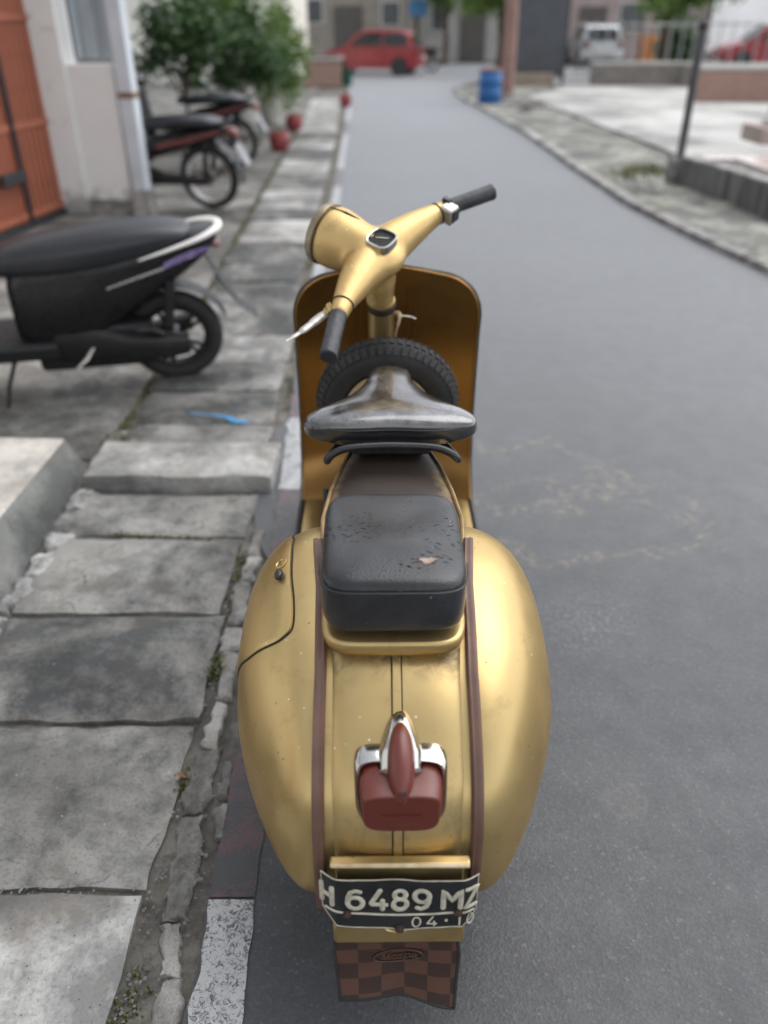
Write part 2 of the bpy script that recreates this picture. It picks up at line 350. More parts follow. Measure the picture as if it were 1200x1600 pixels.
# ================================================================== setting: ground, road
ASPH = asphalt_mat()
CONC = concrete_mat('slab_concrete', (.235, .23, .215), (.062, .065, .066), (.10, .085, .07), bias=.51, crack=.8)
CONC_L = concrete_mat('pale_concrete', (.42, .415, .40), (.17, .17, .165), bias=.49)
CONC_K = concrete_mat('kerb_concrete', (.38, .37, .35), (.16, .158, .15), bias=.45, sc=2.2, bst=1.0)
CONC_F = concrete_mat('forecourt_concrete', (.27, .262, .245), (.085, .085, .08), bias=.5, sc=.8, crack=.6)
CONC_W = concrete_mat('plaza_concrete', (.42, .415, .40), (.27, .265, .25), bias=.46, sc=.4)
SOIL = concrete_mat('soil', (.17, .16, .14), (.07, .066, .06), (.11, .09, .07), bias=.5, sc=3)
WHITEP = paint_mat('white_road_paint', (.46, .46, .47), .485, (.10, .102, .106), .3)
MAROONP = paint_mat('maroon_road_paint', (.115, .060, .066), .535, big=.6)
def sheet(name, poly, z, m, parent=None, kind='structure', sub=None):
    g = G(); g.add([(p[0], p[1], z) for p in poly], [tuple(range(len(poly)))]); o = g.obj(name, m, parent, smooth=0)
    if not parent: tag(o, kind=kind)
    return o
sheet('ground', [(-150, -120), (150, -120), (150, 250), (-150, 250)], -.045, SOIL)
LE = [(-8, -.02), (-2, -.2), (.3, -.31), (.72, -.345), (.96, -.355), (1.43, -.36), (1.86, -.37), (2.24, -.385), (2.63, -.40), (3.02, -.42), (4.2, -.46), (5.9, -.51), (8.5, -.53), (11.5, -.6), (14.9, -.68), (21.9, -.86), (30, -1.25), (38, -2)]
RE = [(-8, 4.6), (0, 3.6), (4, 3.0), (5.79, 2.76), (6.69, 2.61), (8.17, 2.43), (10.6, 2.37), (14, 2.33), (18.2, 2.1), (21.9, 1.85), (24.5, 1.85), (27, 2.6), (29.5, 4.2), (38, 8)]
def xl(y): return interp(LE, y)
def xr(y): return interp(RE, y)
g = G(); rows = []; y = -8
while y < 34:
    st = .035 if .2 < y < 5 else .3
    a = xl(y) + (.014*nz(0, y, 0, 9)+.018*nz(0, y, 0, 3, 2) if .2 < y < 9 else 0)
    # a tongue of asphalt laps over the drain slabs
    if 2.15 < y < 3.25: a -= .085*sin(pi*(y-2.15)/1.1)**.7
    b = xr(y) + .05*nz(3, y, 0, 2)
    rows.append([Vector((lerp(a, b, k/24), y, 0)) for k in range(25)]); y += st
g.grid(rows); road = g.obj('road', ASPH, smooth=0); tag(road, kind='structure')
sheet('cross_street', [(-60, 34), (60, 34), (60, 41), (-60, 41)], -.006, ASPH)
def paint_strip(name, y0, y1, m, dx0=0, w0=.09, jag=.016):
    g = G(); rows = []; n = max(6, int((y1-y0)/.02)); k = min(n, 60)
    for i in range(k+1):
        y = lerp(y0, y1, i/k); a = xl(y)+.004+dx0+jag*nz(1, y, 0, 14); b = xl(y)+dx0+w0+jag*nz(5, y, 0, 14)
        e = .012*nz(9, i, 0, .7) if i in (0, k) else 0
        rows.append([Vector((lerp(a, b, j/6), y+e*nz(j, 0, i, 3.1), .004)) for j in range(7)])
    g.grid(rows); return g.obj(name, m, road, smooth=0)
for y0, y1, c in [(.2, .955, 0), (.96, 2.6, 1), (2.605, 3.25, 0), (3.255, 3.9, 1), (3.905, 4.55, 0), (4.56, 5.2, 1), (5.21, 6.3, 0), (6.31, 7.2, 1), (7.21, 9.2, 0), (9.21, 10.4, 1), (10.41, 14, 0), (14.01, 16, 1), (16.01, 21, 0)]:
    paint_strip('edge_paint', y0, y1, MAROONP if c else WHITEP, w0=.095 if y0 < 1 else .085)
# soil gutter under slabs and kerb
sheet('gutter_soil', [(-1.4, -3), (-.1, -3), (-.33, .5), (-.36, 3), (-.5, 9), (-.8, 22), (-2.2, 22), (-1.4, 8)], -.012, SOIL)
# drain slabs, each its own piece of the pavement
pave = empty('pavement', (-.8, 3, 0)); tag(pave, kind='structure')
def slab(x0, x1, y0, y1, z, m, seed, th=.05, tilt=0, dome=.004, jag=.010, name='drain_slab'):
    nx, ny = 22, 14; rows = []
    for i in range(ny+1):
        v = i/ny; r = []
        for j in range(nx+1):
            u = j/nx; x = lerp(x0, x1, u); y = lerp(y0, y1, v)
            e = jag*(nz(x, y, 0, 5, seed)+.6*nz(x, y, 0, 17, seed))
            if j in (0, nx): x += e*1.3
            if i in (0, ny): y += e
            c = min(u, 1-u)*(x1-x0); d = min(v, 1-v)*(y1-y0); k = min(c, d)
            zz = z+tilt*(v-.5)+.006*nz(x, y, 0, 4, seed)+dome*min(1, k*12)-.010*max(0, 1-k/.022)*(.5+.8*abs(nz(x, y, 3, 9, seed)))
            r.append(Vector((x-cx_, y-cy_, zz)))
        rows.append(r)
    g = G(); g.grid(rows)
    bo = [rows[0][j] for j in range(nx+1)]+[rows[i][nx] for i in range(1, ny+1)]+[rows[ny][j] for j in range(nx-1, -1, -1)]+[rows[i][0] for i in range(ny-1, 0, -1)]
    g.loft([bo, [Vector((p.x*.995, p.y, p.z-th)) for p in bo]], False)
    o = g.obj(name, m, pave, smooth=50); o.location = (cx_-pave.location.x, cy_-pave.location.y, 0); return o
SY = [(.2, .965, 'L'), (.985, 1.42, 0), (1.437, 1.85, 0), (1.868, 2.265, 0), (2.295, 2.56, 0), (2.91, 3.18, 0), (3.2, 3.54, 0), (3.56, 3.92, 0), (3.95, 4.34, 'L'), (4.36, 4.94, 0), (4.96, 5.45, 0), (5.48, 5.95, 0), (5.97, 6.6, 0), (6.63, 7.45, 'L')]
y = 7.48; k = 0
while y < 21:
    SY.append((y, y+.5, 'L' if k % 4 in (1, 2) or k > 12 else 0)); y += .525; k += 1
rnd = random.Random(5)
SRE = [(.2, -.49), (.96, -.50), (1.2, -.49), (1.64, -.475), (1.86, -.48), (2.28, -.475), (2.6, -.45), (3.3, -.48), (4.2, -.52), (5.5, -.57), (7.9, -.63), (11.8, -.70), (15, -.8), (21, -1.0)]
SLE = [(.2, -1.12), (3, -1.11), (5, -1.13), (7.3, -1.21), (10, -1.29), (13.6, -1.39), (21, -1.7)]
for i, (y0, y1, c) in enumerate(SY):
    cx_, cy_ = -.8, (y0+y1)/2
    x0 = interp(SLE, cy_)+.02*rnd.uniform(-1, 1); x1 = interp(SRE, cy_)+.012*rnd.uniform(-1, 1)
    if i == 0: x1 = -.485
    o = slab(x0, x1, y0, y1, .004+.008*rnd.random()-(.004 if i == 0 else 0), CONC_L if c == 'L' else CONC, i, tilt=.012*rnd.uniform(-1, 1))
# the raised white-topped beam lying across the drain
cx_, cy_ = -.77, 2.73
o = slab(-1.12, -.42, 2.59, 2.87, .075, CONC_L, 77, th=.09, dome=.012, jag=.012, name='raised_slab')
# broken kerb chunks
def ragged(name, L, Rr, y0, y1, z, m, seed, sk=0, rough=.009, jag=.016):
    ny = max(6, int((y1-y0)/.009)); nx = 9; rows = []
    for i in range(ny+1):
        r = []; v = i/ny
        for j in range(nx+1):
            u = j/nx; y = lerp(y0, y1, v)+sk*(u-.5); xa = interp(L, y); xb = interp(Rr, y); x = lerp(xa, xb, u)
            e = jag*(nz(x, y, 0, 9, seed)+.7*nz(x, y, 0, 28, seed)+.5*nz(x, y, 0, 75, seed))
            if j in (0, nx): x += e
            elif j in (1, nx-1): x += e*.6
            if i in (0, ny): y += e*.7
            k = min(u, 1-u, v*(y1-y0)/.05, (1-v)*(y1-y0)/.05)
            zz = z+rough*(nz(x, y, 0, 22, seed)+.7*nz(x, y, 0, 60, seed)+.5*nz(x, y, 0, 140, seed))-.010*max(0, 1-k/.14)
            r.append(Vector((x, y-(y0+y1)/2, zz)))
        rows.append(r)
    g = G(); g.grid(rows)
    bo = rows[0][:]+[q[nx] for q in rows[1:]]+rows[ny][-2::-1]+[q[0] for q in rows[-2:0:-1]]
    g.loft([bo, [Vector((p.x, p.y, -.05)) for p in bo]], False)
    o = g.obj(name, m, pave, smooth=40); o.location = Vector((0, (y0+y1)/2, 0))-pave.location; return o
KL = [(.4, -.425), (.72, -.416), (.79, -.412), (.836, -.407), (.935, -.44), (1.03, -.442), (1.117, -.447), (1.25, -.449), (1.33, -.456), (1.45, -.436), (1.75, -.463), (2.06, -.459), (2.35, -.452)]
KR = [(.4, -.355), (.72, -.36), (.79, -.372), (.836, -.380), (.935, -.395), (1.03, -.389), (1.117, -.395), (1.25, -.400), (1.33, -.392), (1.45, -.401), (1.75, -.402), (2.06, -.408), (2.35, -.42)]
for k, (y0, y1) in enumerate([(.42, .605), (.61, .80), (.806, .91), (.913, 1.16), (1.165, 1.345), (1.352, 1.50), (1.508, 1.70), (1.706, 1.80), (1.81, 2.02), (2.026, 2.16), (2.17, 2.33)]):
    ragged('kerb_piece', KL, KR, y0, y1, .004+.004*(k % 3), CONC_K, 40+k, sk=.02*nz(k, 3, 1, 2.3))
for k, (cx, y0, y1) in enumerate([(-.358, 1.09, 1.19), (-.368, 1.2, 1.31), (-.378, 1.84, 1.98)]):
    ragged('kerb_crumb', [(0, cx-.013)], [(0, cx+.013)], y0, y1, .006, CONC_K, 60+k)
# crumbled mortar along the slabs' inner edge
rr = random.Random(8); y = 1.55; k = 0
while y < 2.95:
    h = rr.uniform(.05, .16); o_ = rr.uniform(-.012, .012)
    ragged('mortar_lump', [(0, -1.155+o_)], [(0, -1.105+o_+rr.uniform(-.01, .03))], y, y+h, .004+.016*rr.random(), CONC_L, 80+k, jag=.02, rough=.010); y += h*rr.uniform(.8, 1.1); k += 1
# forecourt left of the slabs
rows = []
for i in range(41):
    y = lerp(2.86, 30, (i/40)**1.6); rows.append([Vector((lerp(interp(SLE, y)-.045, -9, (j/14)**1.5)+(0 if j else .02*nz(0, y, 0, 6)), y, -.004+.006*nz(j, y, 0, .8))) for j in range(15)])
g = G(); g.grid(rows); tag(g.obj('forecourt', CONC_F, smooth=60), kind='structure')
# concrete ramp block at the left
g = G(); poly = [(-1.15, 1.0), (-1.15, 2.0), (-1.165, 2.78), (-2.6, 2.82), (-2.6, 1.0)]
top = [(-1.25, 1.0), (-1.245, 2.0), (-1.225, 2.745), (-2.6, 2.79), (-2.6, 1.0)]
P0 = [Vector((*p, -.03)) for p in poly]; P1 = [Vector((*p, .15)) for p in top]
g.loft([P0, P1])
rampb = g.obj('concrete_ramp', concrete_mat('ramp_concrete', (.44, .41, .37), (.22, .215, .205), bias=.47), smooth=0, bevel=.006)
G().loft([[Vector((-1.1485, 1.0, -.03)), Vector((-1.1485, 2.0, -.03)), Vector((-1.163, 2.782, -.03))], [Vector((-1.246, 1.0, .145)), Vector((-1.241, 2.0, .145)), Vector((-1.221, 2.747, .145))]], False, False).obj('side_render', concrete_mat('cement_render', (.20, .205, .195), (.10, .105, .10), bias=.5, sc=1.2), rampb, smooth=0)  # thin sheet of darker concrete over the sloped side
tag(rampb, 'low grey concrete ramp block with pale top at left edge of pavement', 'ramp')
# small stones in the gutter, tufts of weed
def scatter_stones(name, spots, n, smin, smax, m, seed, par=None):
    r = random.Random(seed); g = G()
    for i in range(n):
        cx, cy, sx, sy = r.choice(spots); x = r.gauss(cx, sx); y = r.gauss(cy, sy); s = r.uniform(smin, smax)
        vs = [Vector((r.gauss(0, 1), r.gauss(0, 1), r.gauss(0, .7))).normalized()*s for _ in range(6)]
        vs = [Vector((s, 0, 0)), Vector((-s*.8, .1*s, 0)), Vector((0, s*.9, 0)), Vector((.1*s, -s, 0)), Vector((0, 0, s*.6)), Vector((0, 0, -s*.5))]
        Mx = Matrix.Rotation(r.uniform(0, 6), 3, 'Z') @ Matrix.Rotation(r.uniform(-.6, .6), 3, 'X')
        z = .0
        g.add([Mx @ q+Vector((x, y, z)) for q in vs], [(0, 2, 4), (2, 1, 4), (1, 3, 4), (3, 0, 4), (2, 0, 5), (1, 2, 5), (3, 1, 5), (0, 3, 5)])
    o = g.obj(name, m, par, smooth=0, merge=False); tag(o, kind='stuff'); return o
gs = [(-.465, y, .02, .06) for y in (.55, .62, .7, .8, .98, 1.2, 1.45, 1.6, 1.9, 2.1)]+[(-.40, y, .02, .08) for y in (.75, .9, 1.05)]+[(-.75, .975, .12, .008)]
tag(scatter_stones('gravel', gs, 420, .0015, .006, CONC_K, 2), 'loose grit and crumbs lying in the gutter beside the slabs', 'gravel')
def grass(name, spots, m, seed, label):
    r = random.Random(seed); g = G()
    for cx, cy, sx, sy, n, h in spots:
        for i in range(n):
            x = r.gauss(cx, sx); y = r.gauss(cy, sy); a = r.uniform(0, 6.28); L = h*r.uniform(.4, 1.2); wd = L*.11+.0008; ln = r.uniform(.2, .9)
            d = Vector((cos(a), sin(a), 0)); q = Vector((-sin(a), cos(a), 0))
            b = Vector((x, y, -.012)); m1 = b+d*L*.3*ln+Vector((0, 0, L*.6)); t_ = b+d*L*ln+Vector((0, 0, L*(1.1-.5*ln)))
            g.add([b-q*wd, b+q*wd, m1+q*wd*.9, m1-q*wd*.9, t_], [(0, 1, 2, 3), (3, 2, 4)])
    o = g.obj(name, m, smooth=0, merge=False); tag(o, label, 'weeds', kind='stuff'); return o
WEED = leaf_mat('weed_leaf', (.045, .065, .018), (.16, .15, .05))
LEAF = leaf_mat('bush_leaf', (.02, .05, .018), (.07, .13, .04))
LEAFL = leaf_mat('light_leaf', (.07, .14, .025), (.15, .22, .05))
def pix(l, n, h, sx=.014, sy=.02): return [(gp(u, v).x, gp(u, v).y, sx, sy, n, h) for u, v in l]
sp = pix([(335, 1040), (330, 1050)], 60, .03)+pix([(360, 960), (368, 930), (372, 900), (378, 870), (365, 985)], 45, .022)+pix([(200, 835), (225, 836), (250, 838), (300, 840)], 40, .02, .03, .006)+pix([(185, 1590), (200, 1570), (215, 1530), (190, 1605)], 26, .016, .02, .02)+pix([(285, 1215), (280, 1240)], 25, .02)+pix([(375, 775), (380, 785)], 14, .02)
grass('gutter_weeds', sp, WEED, 3, 'sparse green and brown weeds growing in the gutter and slab joint')
sp = pix([(185, 690), (195, 670), (205, 690)], 50, .04, .03, .03)+[(interp(SLE, yy)-.02, yy, .012, .12, 60, .03) for yy in [3.2+.35*i for i in range(40)]]+[(interp(SRE, yy)+.03, yy, .012, .1, 26, .03) for yy in [3.6+.6*i for i in range(24)]]
grass('joint_weeds', sp, WEED, 4, 'thin line of weeds along the joint between slabs and forecourt')
# blue plastic ribbon, dropped leaves
rp = [gp(u, v, .02) for u, v in [(296, 645), (318, 647), (340, 649), (355, 652), (368, 658), (388, 659)]]
g = G(); g.tube(spline(rp, 4), [.004]*8+[.008]*5+[.014]*5+[.012]*3, 6, flat=.25, up=(0, 0, 1))
tag(g.obj('plastic_ribbon', M('blue_plastic', (.03, .32, .62), (.02, .22, .5), 8, .35)), 'bright blue strip of plastic lying on a drain slab', 'ribbon')

# ================================================================== the gold scooter
YB = 1.35; OFF = (0, -YB, 0)
sc = empty('vintage_scooter', (.015, YB, 0), (0, 0, R(.5)))
tag(sc, 'gold vintage motor scooter with black seats parked at the road edge, seen from behind', 'scooter')
def part(g, name, m, parent=None, **kw): return g.obj(name, m, parent or sc, off=OFF, **kw)
PROF = spline([(0, .752, .25), (0, .745, .295), (0, .737, .36), (0, .738, .44), (0, .748, .505), (0, .778, .567), (0, .85, .636), (0, .95, .69), (0, 1.06, .716), (0, 1.16, .724), (0, 1.25, .722), (0, 1.36, .722), (0, 1.46, .728), (0, 1.57, .735)], 8)
def pnorm(i):
    a = PROF[max(i-1, 0)]; b = PROF[min(i+1, len(PROF)-1)]; t = (b-a).normalized(); return Vector((0, -t.z, t.y))
HW = [(.70, .108), (.9, .106), (1.06, .112), (1.2, .126), (1.27, .131), (1.37, .121), (1.46, .104), (1.53, .083), (1.6, .05)]
def srf(i, s, up=0.0):                       # body surface: profile sample i, across s in -1..1
    p = PROF[i]; n = pnorm(i); w_ = interp(HW, p.y) if p.z > .5 else .108
    return Vector((s*w_, p.y, p.z))+n*(up-.006*s*s-.013*abs(s)**5)
def body_rows(i0, i1):
    rows = []
    for i in range(i0, i1+1):
        n = pnorm(i); r = [srf(i, lerp(-1, 1, k/22)) for k in range(23)]
        l = [r[0]-n*d for d in (.16, .08, .03)]; q = [r[-1]-n*d for d in (.03, .08, .16)]
        if PROF[i].z < .5 or True: rows.append(l+r+q)
    return rows
IS = 9*8+4                                    # where the gold panel gives way to worn metal painted darker for saddle shade
part(G().grid(body_rows(0, IS)), 'rear_body', PANEL)
neck = part(G().grid(body_rows(IS, len(PROF)-1)), 'frame_neck', BROWN)
for s in (-1, 1):
    part(G().tube([srf(i, s, .004) for i in range(IS-6, len(PROF))], .004, 8), 'neck_rim', BROWN, neck)
# raised centre rib and its two dark seams
i0, i1 = 17, 64
rib = part(G().loft([[srf(i, -.07, .001), srf(i, -.05, .003), srf(i, .05, .003), srf(i, .07, .001)] for i in range(i0, i1)], False, False), 'centre_rib', PANEL)
for s in (-.07, .07):
    part(G().tube([srf(i, s, .0012) for i in range(i0, i1)], .0011, 6), 'seam_line', SEAM, rib)
# maroon strips between body and cowls: two-ridged rubber
for s in (-1, 1):
    rings = []
    for i in range(10, IS-1):
        n = pnorm(i); c = srf(i, s)+n*.013; c.x += s*.0085
        pr = [(-.0082, -.018), (-.0082, .001), (-.0045, .004), (0, .0022), (.0035, .0045), (.0095, .002), (.0105, -.018)]
        rings.append([c+Vector((s*a, 0, 0))+n*b for a, b in pr])
    part(G().loft(rings), 'trim_strip', MAROON, smooth=60)
# side cowls -----------------------------------------------------------
OUTL = spline([(0, .742, .33), (0, .735, .42), (0, .744, .495), (0, .774, .560), (0, .846, .630), (0, .946, .683), (0, 1.06, .709), (0, 1.17, .715), (0, 1.27, .698), (0, 1.37, .635), (0, 1.45, .54), (0, 1.49, .43), (0, 1.45, .33), (0, 1.32, .26), (0, 1.1, .235), (0, .92, .245), (0, .80, .275)], 6, True)
CC = Vector((0, 1.09, .475)); X0, BG = .124, .153
OUTL = [CC+(p-CC)*.962 for p in OUTL]
def dome(r, y): k = min(1, max(0, (1.0-y)/.25)); return X0+BG*(1-.20*k*k*(3-2*k))*max(0, 1-r**lerp(2.1, 2.9, min(1, max(0, (y-1.0)/.25))))**.5
def rad_of(y, z):                             # radial coordinate of a point in the side view
    d = Vector((0, y, z))-CC; an = math.atan2(d.z, d.y); best = None
    for a, b in zip(OUTL, OUTL[1:]+OUTL[:1]):
        p, q = a-CC, b-CC
        den = d.y*(q.z-p.z)-d.z*(q.y-p.y)
        if abs(den) < 1e-9: continue
        t = (p.y*(q.z-p.z)-p.z*(q.y-p.y))/den; u = (p.y*d.z-p.z*d.y)/den
        if t > 0 and -1e-6 <= u <= 1+1e-6: best = 1/t
    return best if best is not None else 0
def cowl_pt(y, z, s, up=0.0):
    e = 1e-3; f = lambda a, b: dome(min(1, rad_of(a, b)), a)
    x = f(y, z); gy_ = (f(y+e, z)-f(y-e, z))/(2*e); gz_ = (f(y, z+e)-f(y, z-e))/(2*e)
    n = Vector((1, -gy_, -gz_)).normalized(); p = Vector((x, y, z))+n*up
    return Vector((p.x*s, p.y, p.z))
cowls = {}
for s in (-1, 1):
    rings = []
    rl = [1.0]+[sin(pi/2*(1-k/18)) for k in range(1, 18)]+[.03]
    rings.append([Vector((s*(X0-.03), p.y, p.z)) for p in OUTL])
    for r in rl: rings.append([Vector((s*dome(r, CC.y+(p.y-CC.y)*r), CC.y+(p.y-CC.y)*r, CC.z+(p.z-CC.z)*r)) for p in OUTL])
    g = G(); g.loft(rings, False); n = len(OUTL); b = len(g.v)-n; g.f.append(tuple(b+j for j in range(n)))
    cowls[s] = part(g, 'side_cowl', GOLD, smooth=70)
# glove-box hatch on the left cowl, edge in the side view (Y, Z)
HT = [(1.25, .676), (1.216, .687), (1.144, .6935), (1.058, .69), (.995, .679), (.978, .668), (.977, .655), (.986, .634), (.999, .605), (1.022, .57), (1.06, .50), (1.12, .44), (1.2, .42), (1.29, .47), (1.325, .56), (1.295, .645)]
HS = spline([(0, a, b) for a, b in HT], 5, True); hc = sum(HS, Vector())/len(HS)
rings = []
for r, up in ((1.0, -.003), (1.0, .0022), (.975, .0035), (.9, .0036), (.75, .0036), (.55, .0036), (.35, .0036), (.15, .0036), (.02, .0036)):
    rings.append([cowl_pt(hc.y+(p.y-hc.y)*r, hc.z+(p.z-hc.z)*r, -1, up) for p in HS])
hatch = part(G().loft(rings, False), 'glove_box_hatch', GOLD, cowls[-1], smooth=50)
part(G().tube([cowl_pt(hc.y+(p.y-hc.y)*1.012, hc.z+(p.z-hc.z)*1.012, -1, .0002) for p in HS+HS[:1]], .0017, 6), 'hatch_gap', SEAM, cowls[-1])
lk = cowl_pt(1.150, .6855, -1, .004); lk2 = cowl_pt(1.112, .6855, -1, .006)
nrm = (cowl_pt(1.138, .6855, -1, .01)-cowl_pt(1.138, .6855, -1, 0)).normalized(); Q = nrm.to_track_quat('Z', 'Y').to_matrix().to_4x4()
lock = part(G().lathe([(.0125, -.002), (.0125, .002), (.0105, .003), (.009, .0015), (.006, .0015), (.0055, .004), (.0005, .0045)], 24, Matrix.Translation(lk) @ Q), 'hatch_lock', GOLD, cowls[-1])
part(G().box((0, 0, 0), (.007, .0018, .002), None).obj and G().add([Matrix.Translation(lk+nrm*.0048) @ Q @ q for q in G().box((0, 0, 0), (.007, .0016, .001)).v], G().box((0, 0, 0), (1, 1, 1)).f), 'key_slot', SEAM, cowls[-1])
part(G().ell(lk2+nrm*.004, (.0135, .0085, .007), 16, 10, Q.to_3x3()), 'hatch_knob', BLACK, cowls[-1])
# pillion seat -------------------------------------------------------------
def sq(hw, y0, y1, z0, z1, e, n=56, bul=0):
    out = []
    for k in range(n):
        a = 2*pi*k/n; cx = math.copysign(abs(cos(a))**(2/e), cos(a)); cy = math.copysign(abs(sin(a))**(2/e), sin(a))
        t = (cy+1)/2; out.append(Vector((cx*hw*1.07*(1+.04*t-.02)-.004, lerp(y0, y1, t), lerp(z0, z1, t))))
    return out
SY0, SY1 = .908, 1.222
L = [(.096, .012, .0), (.103, .004, .003), (.1055, .0, .02), (.1055, .001, .055), (.105, .003, .075), (.103, .006, .0845), (.098, .012, .091), (.088, .024, .0955), (.06, .07, .099), (.02, .125, .1)]
rings = [sq(hw, SY0+ins, SY1-ins, .728+h, .712+h*.93, 6 if k < 7 else 5) for k, (hw, ins, h) in enumerate(L)]
for r in rings:
    for p in r: p.z += .0022*nz(p.x, p.y, p.z, 14, 3)
seat = part(G().loft(rings), 'pillion_seat', PVINYL, smooth=70, sub=1)
pr = sq(.1065, SY0-.001, SY1-.002, .728+.079, .712+.074, 6)
hb = [p for p in pr if p.y < 1.02]; 
part(G().tube(sorted(hb, key=lambda p: math.atan2(p.x, -(p.y-1.1))), .0016, 6), 'seat_piping', BLACK, seat)
rim = [sq(hw, SY0-i, SY1+i, .720+h, .710+h, 6) for hw, i, h in ((.098, -.006, -.030), (.104, .001, -.028), (.1065, .0035, -.018), (.1065, .0035, -.009), (.105, .002, -.005), (.100, -.002, -.004))]
part(G().loft(rim), 'seat_base', GOLD, seat, smooth=60)
tr = [(a*.78, b*.78) for a, b in [(-.013, .004), (-.008, .009), (.004, .007), (.012, .011), (.020, .006), (.013, .0), (.006, -.006), (-.004, -.008), (-.006, -.001)]]
part(G().loft([[Vector((.043+a*1.15, .962+b*1.25, .8245)) for a, b in tr], [Vector((.043+a, .962+b, .8265)) for a, b in tr], [Vector((.043+a*.7, .962+b*.7, .8262)) for a, b in tr]]), 'tear', HIDE, seat)
# front saddle -----------------------------------------------------------------
SO = [(0, 1.755), (.028, 1.75), (.046, 1.727), (.054, 1.68), (.070, 1.635), (.098, 1.59), (.140, 1.548), (.168, 1.522), (.179, 1.495), (.168, 1.468), (.13, 1.455), (.07, 1.449), (0, 1.447)]
half = spline([(a, b, 0) for a, b in SO], 4); full = half+[Vector((-p.x, p.y, 0)) for p in reversed(half[1:-1])]
def sring(k, z, pull, crown=0):   # one ring of the saddle
    out = []
    for p in full:
        yy = lerp(1.55, p.y, k) if k < .9 else 1.6+(p.y-1.6)*(1-(1-k)*.55)
        x = p.x*k; t = (yy-1.447)/.33
        zz = z+.010*t*t-.003*sin(pi*t)+crown
        if k < .97: zz -= .006*(abs(x)/.18)**2
        if z < .8: zz += (.8-z)*.55*(abs(x)/.18)**2
        out.append(Vector((x, yy+.006*math.exp(-(x/.05)**2)*(1 if yy < 1.5 else 0), zz)))
    return out
rings = [sring(.92, .762, 0), sring(.985, .764, 0), sring(1.0, .774, 0), sring(1.0, .79, 0), sring(.995, .803, 0), sring(.975, .812, 0), sring(.93, .820, 0), sring(.85, .826, 0), sring(.6, .830, 0), sring(.3, .831, 0), sring(.03, .832, 0)]
saddle = part(G().loft(rings), 'saddle', SVINYL, smooth=80, sub=1)
part(G().tube([p+Vector((0, -.001, .0)) for p in sring(1.0, .800, 0) if p.y < 1.56], .0015, 6, cap=True) if False else G().tube([Vector((lerp(-.172, .172, k/30), 1.4465+.045*abs(lerp(-1, 1, k/30))**5+.0055*math.exp(-(lerp(-.172, .172, k/30)/.05)**2), .8035)) for k in range(31)], .0014, 6), 'saddle_stitching', BLACK, saddle)
part(G().box((0, 1.57, .752), (.16, .22, .018)), 'saddle_frame', STEEL, saddle, bevel=.004)
for s in (-1, 1):
    part(G().tube([(s*.06, 1.50, .755), (s*.06, 1.50, .735), (s*.055, 1.505, .72)], .012, 10), 'saddle_spring', STEEL, saddle)
rail = spline([(-.105, 1.50, .752), (-.128, 1.455, .742), (-.129, 1.425, .748), (-.118, 1.42, .765), (-.09, 1.425, .776), (-.03, 1.43, .779), (.03, 1.43, .779), (.09, 1.425, .777), (.120, 1.42, .767), (.135, 1.425, .750), (.133, 1.455, .743), (.11, 1.50, .752)], 6)
part(G().tube(rail, .0078, 10), 'grab_rail', BLACK)
# leg shield, floor ------------------------------------------------------------
def shy(z): return interp([(.2, 2.10), (.25, 2.155), (.29, 2.20), (.35, 2.232), (.45, 2.235), (.6, 2.19), (.8, 2.112), (.96, 2.05), (1.0, 2.035)], z)
def sh(x, z): return Vector((x, shy(z)-.055*(abs(x)/.256)**2.4+.012*math.exp(-(x/.06)**2), z))
ZT = .958
def shw(z):                                   # half width at height z: rounded top corners
    base = interp([(.25, .256), (.4, .254), (.8, .239), (1, .237)], z)
    d = z-(ZT-.125)
    if d <= 0: return base
    q = min(1, d/.125); return base-.125*1.0*(1-(1-q**2.4)**(1/2.4))
zs = [.2+.03*k for k in range(21)]+[ZT-.125+.125*sin(pi/2*k/14) for k in range(0, 15)]
zs = sorted(z for z in zs if z <= ZT)
rows = []
for z in zs:
    w_ = max(shw(z), .13); rows.append([sh(lerp(-w_, w_, k/40), z+.012*(1-(lerp(-1, 1, k/40))**2)*max(0, (z-.85)/.1)) for k in range(41)])
g = G(); g.grid(rows)
back = [[p+Vector((0, .004, 0)) for p in r] for r in rows]; g.grid([r[::-1] for r in back])
shield = part(g, 'leg_shield', COPPER_SHADE, smooth=60)
edge = [r[0] for r in rows]+rows[-1][1:-1]+[r[-1] for r in reversed(rows)]
part(G().tube(edge, .004, 8), 'shield_bead', COPPER_SHADE, shield)
part(G().tube([p+Vector((math.copysign(.004, p.x) if abs(p.x) > .12 else 0, .005, .003 if p.z > .9 else 0)) for p in edge], .0058, 8), 'edge_trim', M('trim_edge', (.05, .04, .035), None, 20, .4), shield)
for x in (-.075, -.055, .055, .072):
    part(G().tube([sh(x, z)+Vector((0, -.0005, 0)) for z in zs if .34 < z < .93], .003, 6), 'pressed_rib', COPPER_SHADE, shield)
fl = [[Vector((x, y, .245+.006*(abs(x) > .2)+(.10*math.exp(-(x/.05)**2) if True else 0)*.6)) for x in [lerp(-.25, .25, k/28) for k in range(29)]] for y in [1.35+.04*k for k in range(22)]]
floor_ = part(G().grid(fl), 'floor_board', GOLD, smooth=60)
for s in (-1, 1):
    part(G().tube([(s*.256, 2.165, .252), (s*.258, 2.1, .247), (s*.257, 1.9, .245), (s*.25, 1.5, .245)], [.008, .011, .011, .010], 8), 'floor_edge_strip', BLACK, floor_)
for x in (-.19, -.15, -.11, .11, .15, .19):
    part(G().tube([(x, 2.1, .256), (x, 1.55, .256)], .006, 6, flat=.6), 'floor_runner', STEEL, floor_)
part(G().tube([(-.148, 1.60, .37), (-.150, 1.62, .44), (-.152, 1.66, .50), (-.152, 1.675, .54)], [.006, .007, .009, .008], 8), 'side_lever', BLACK)
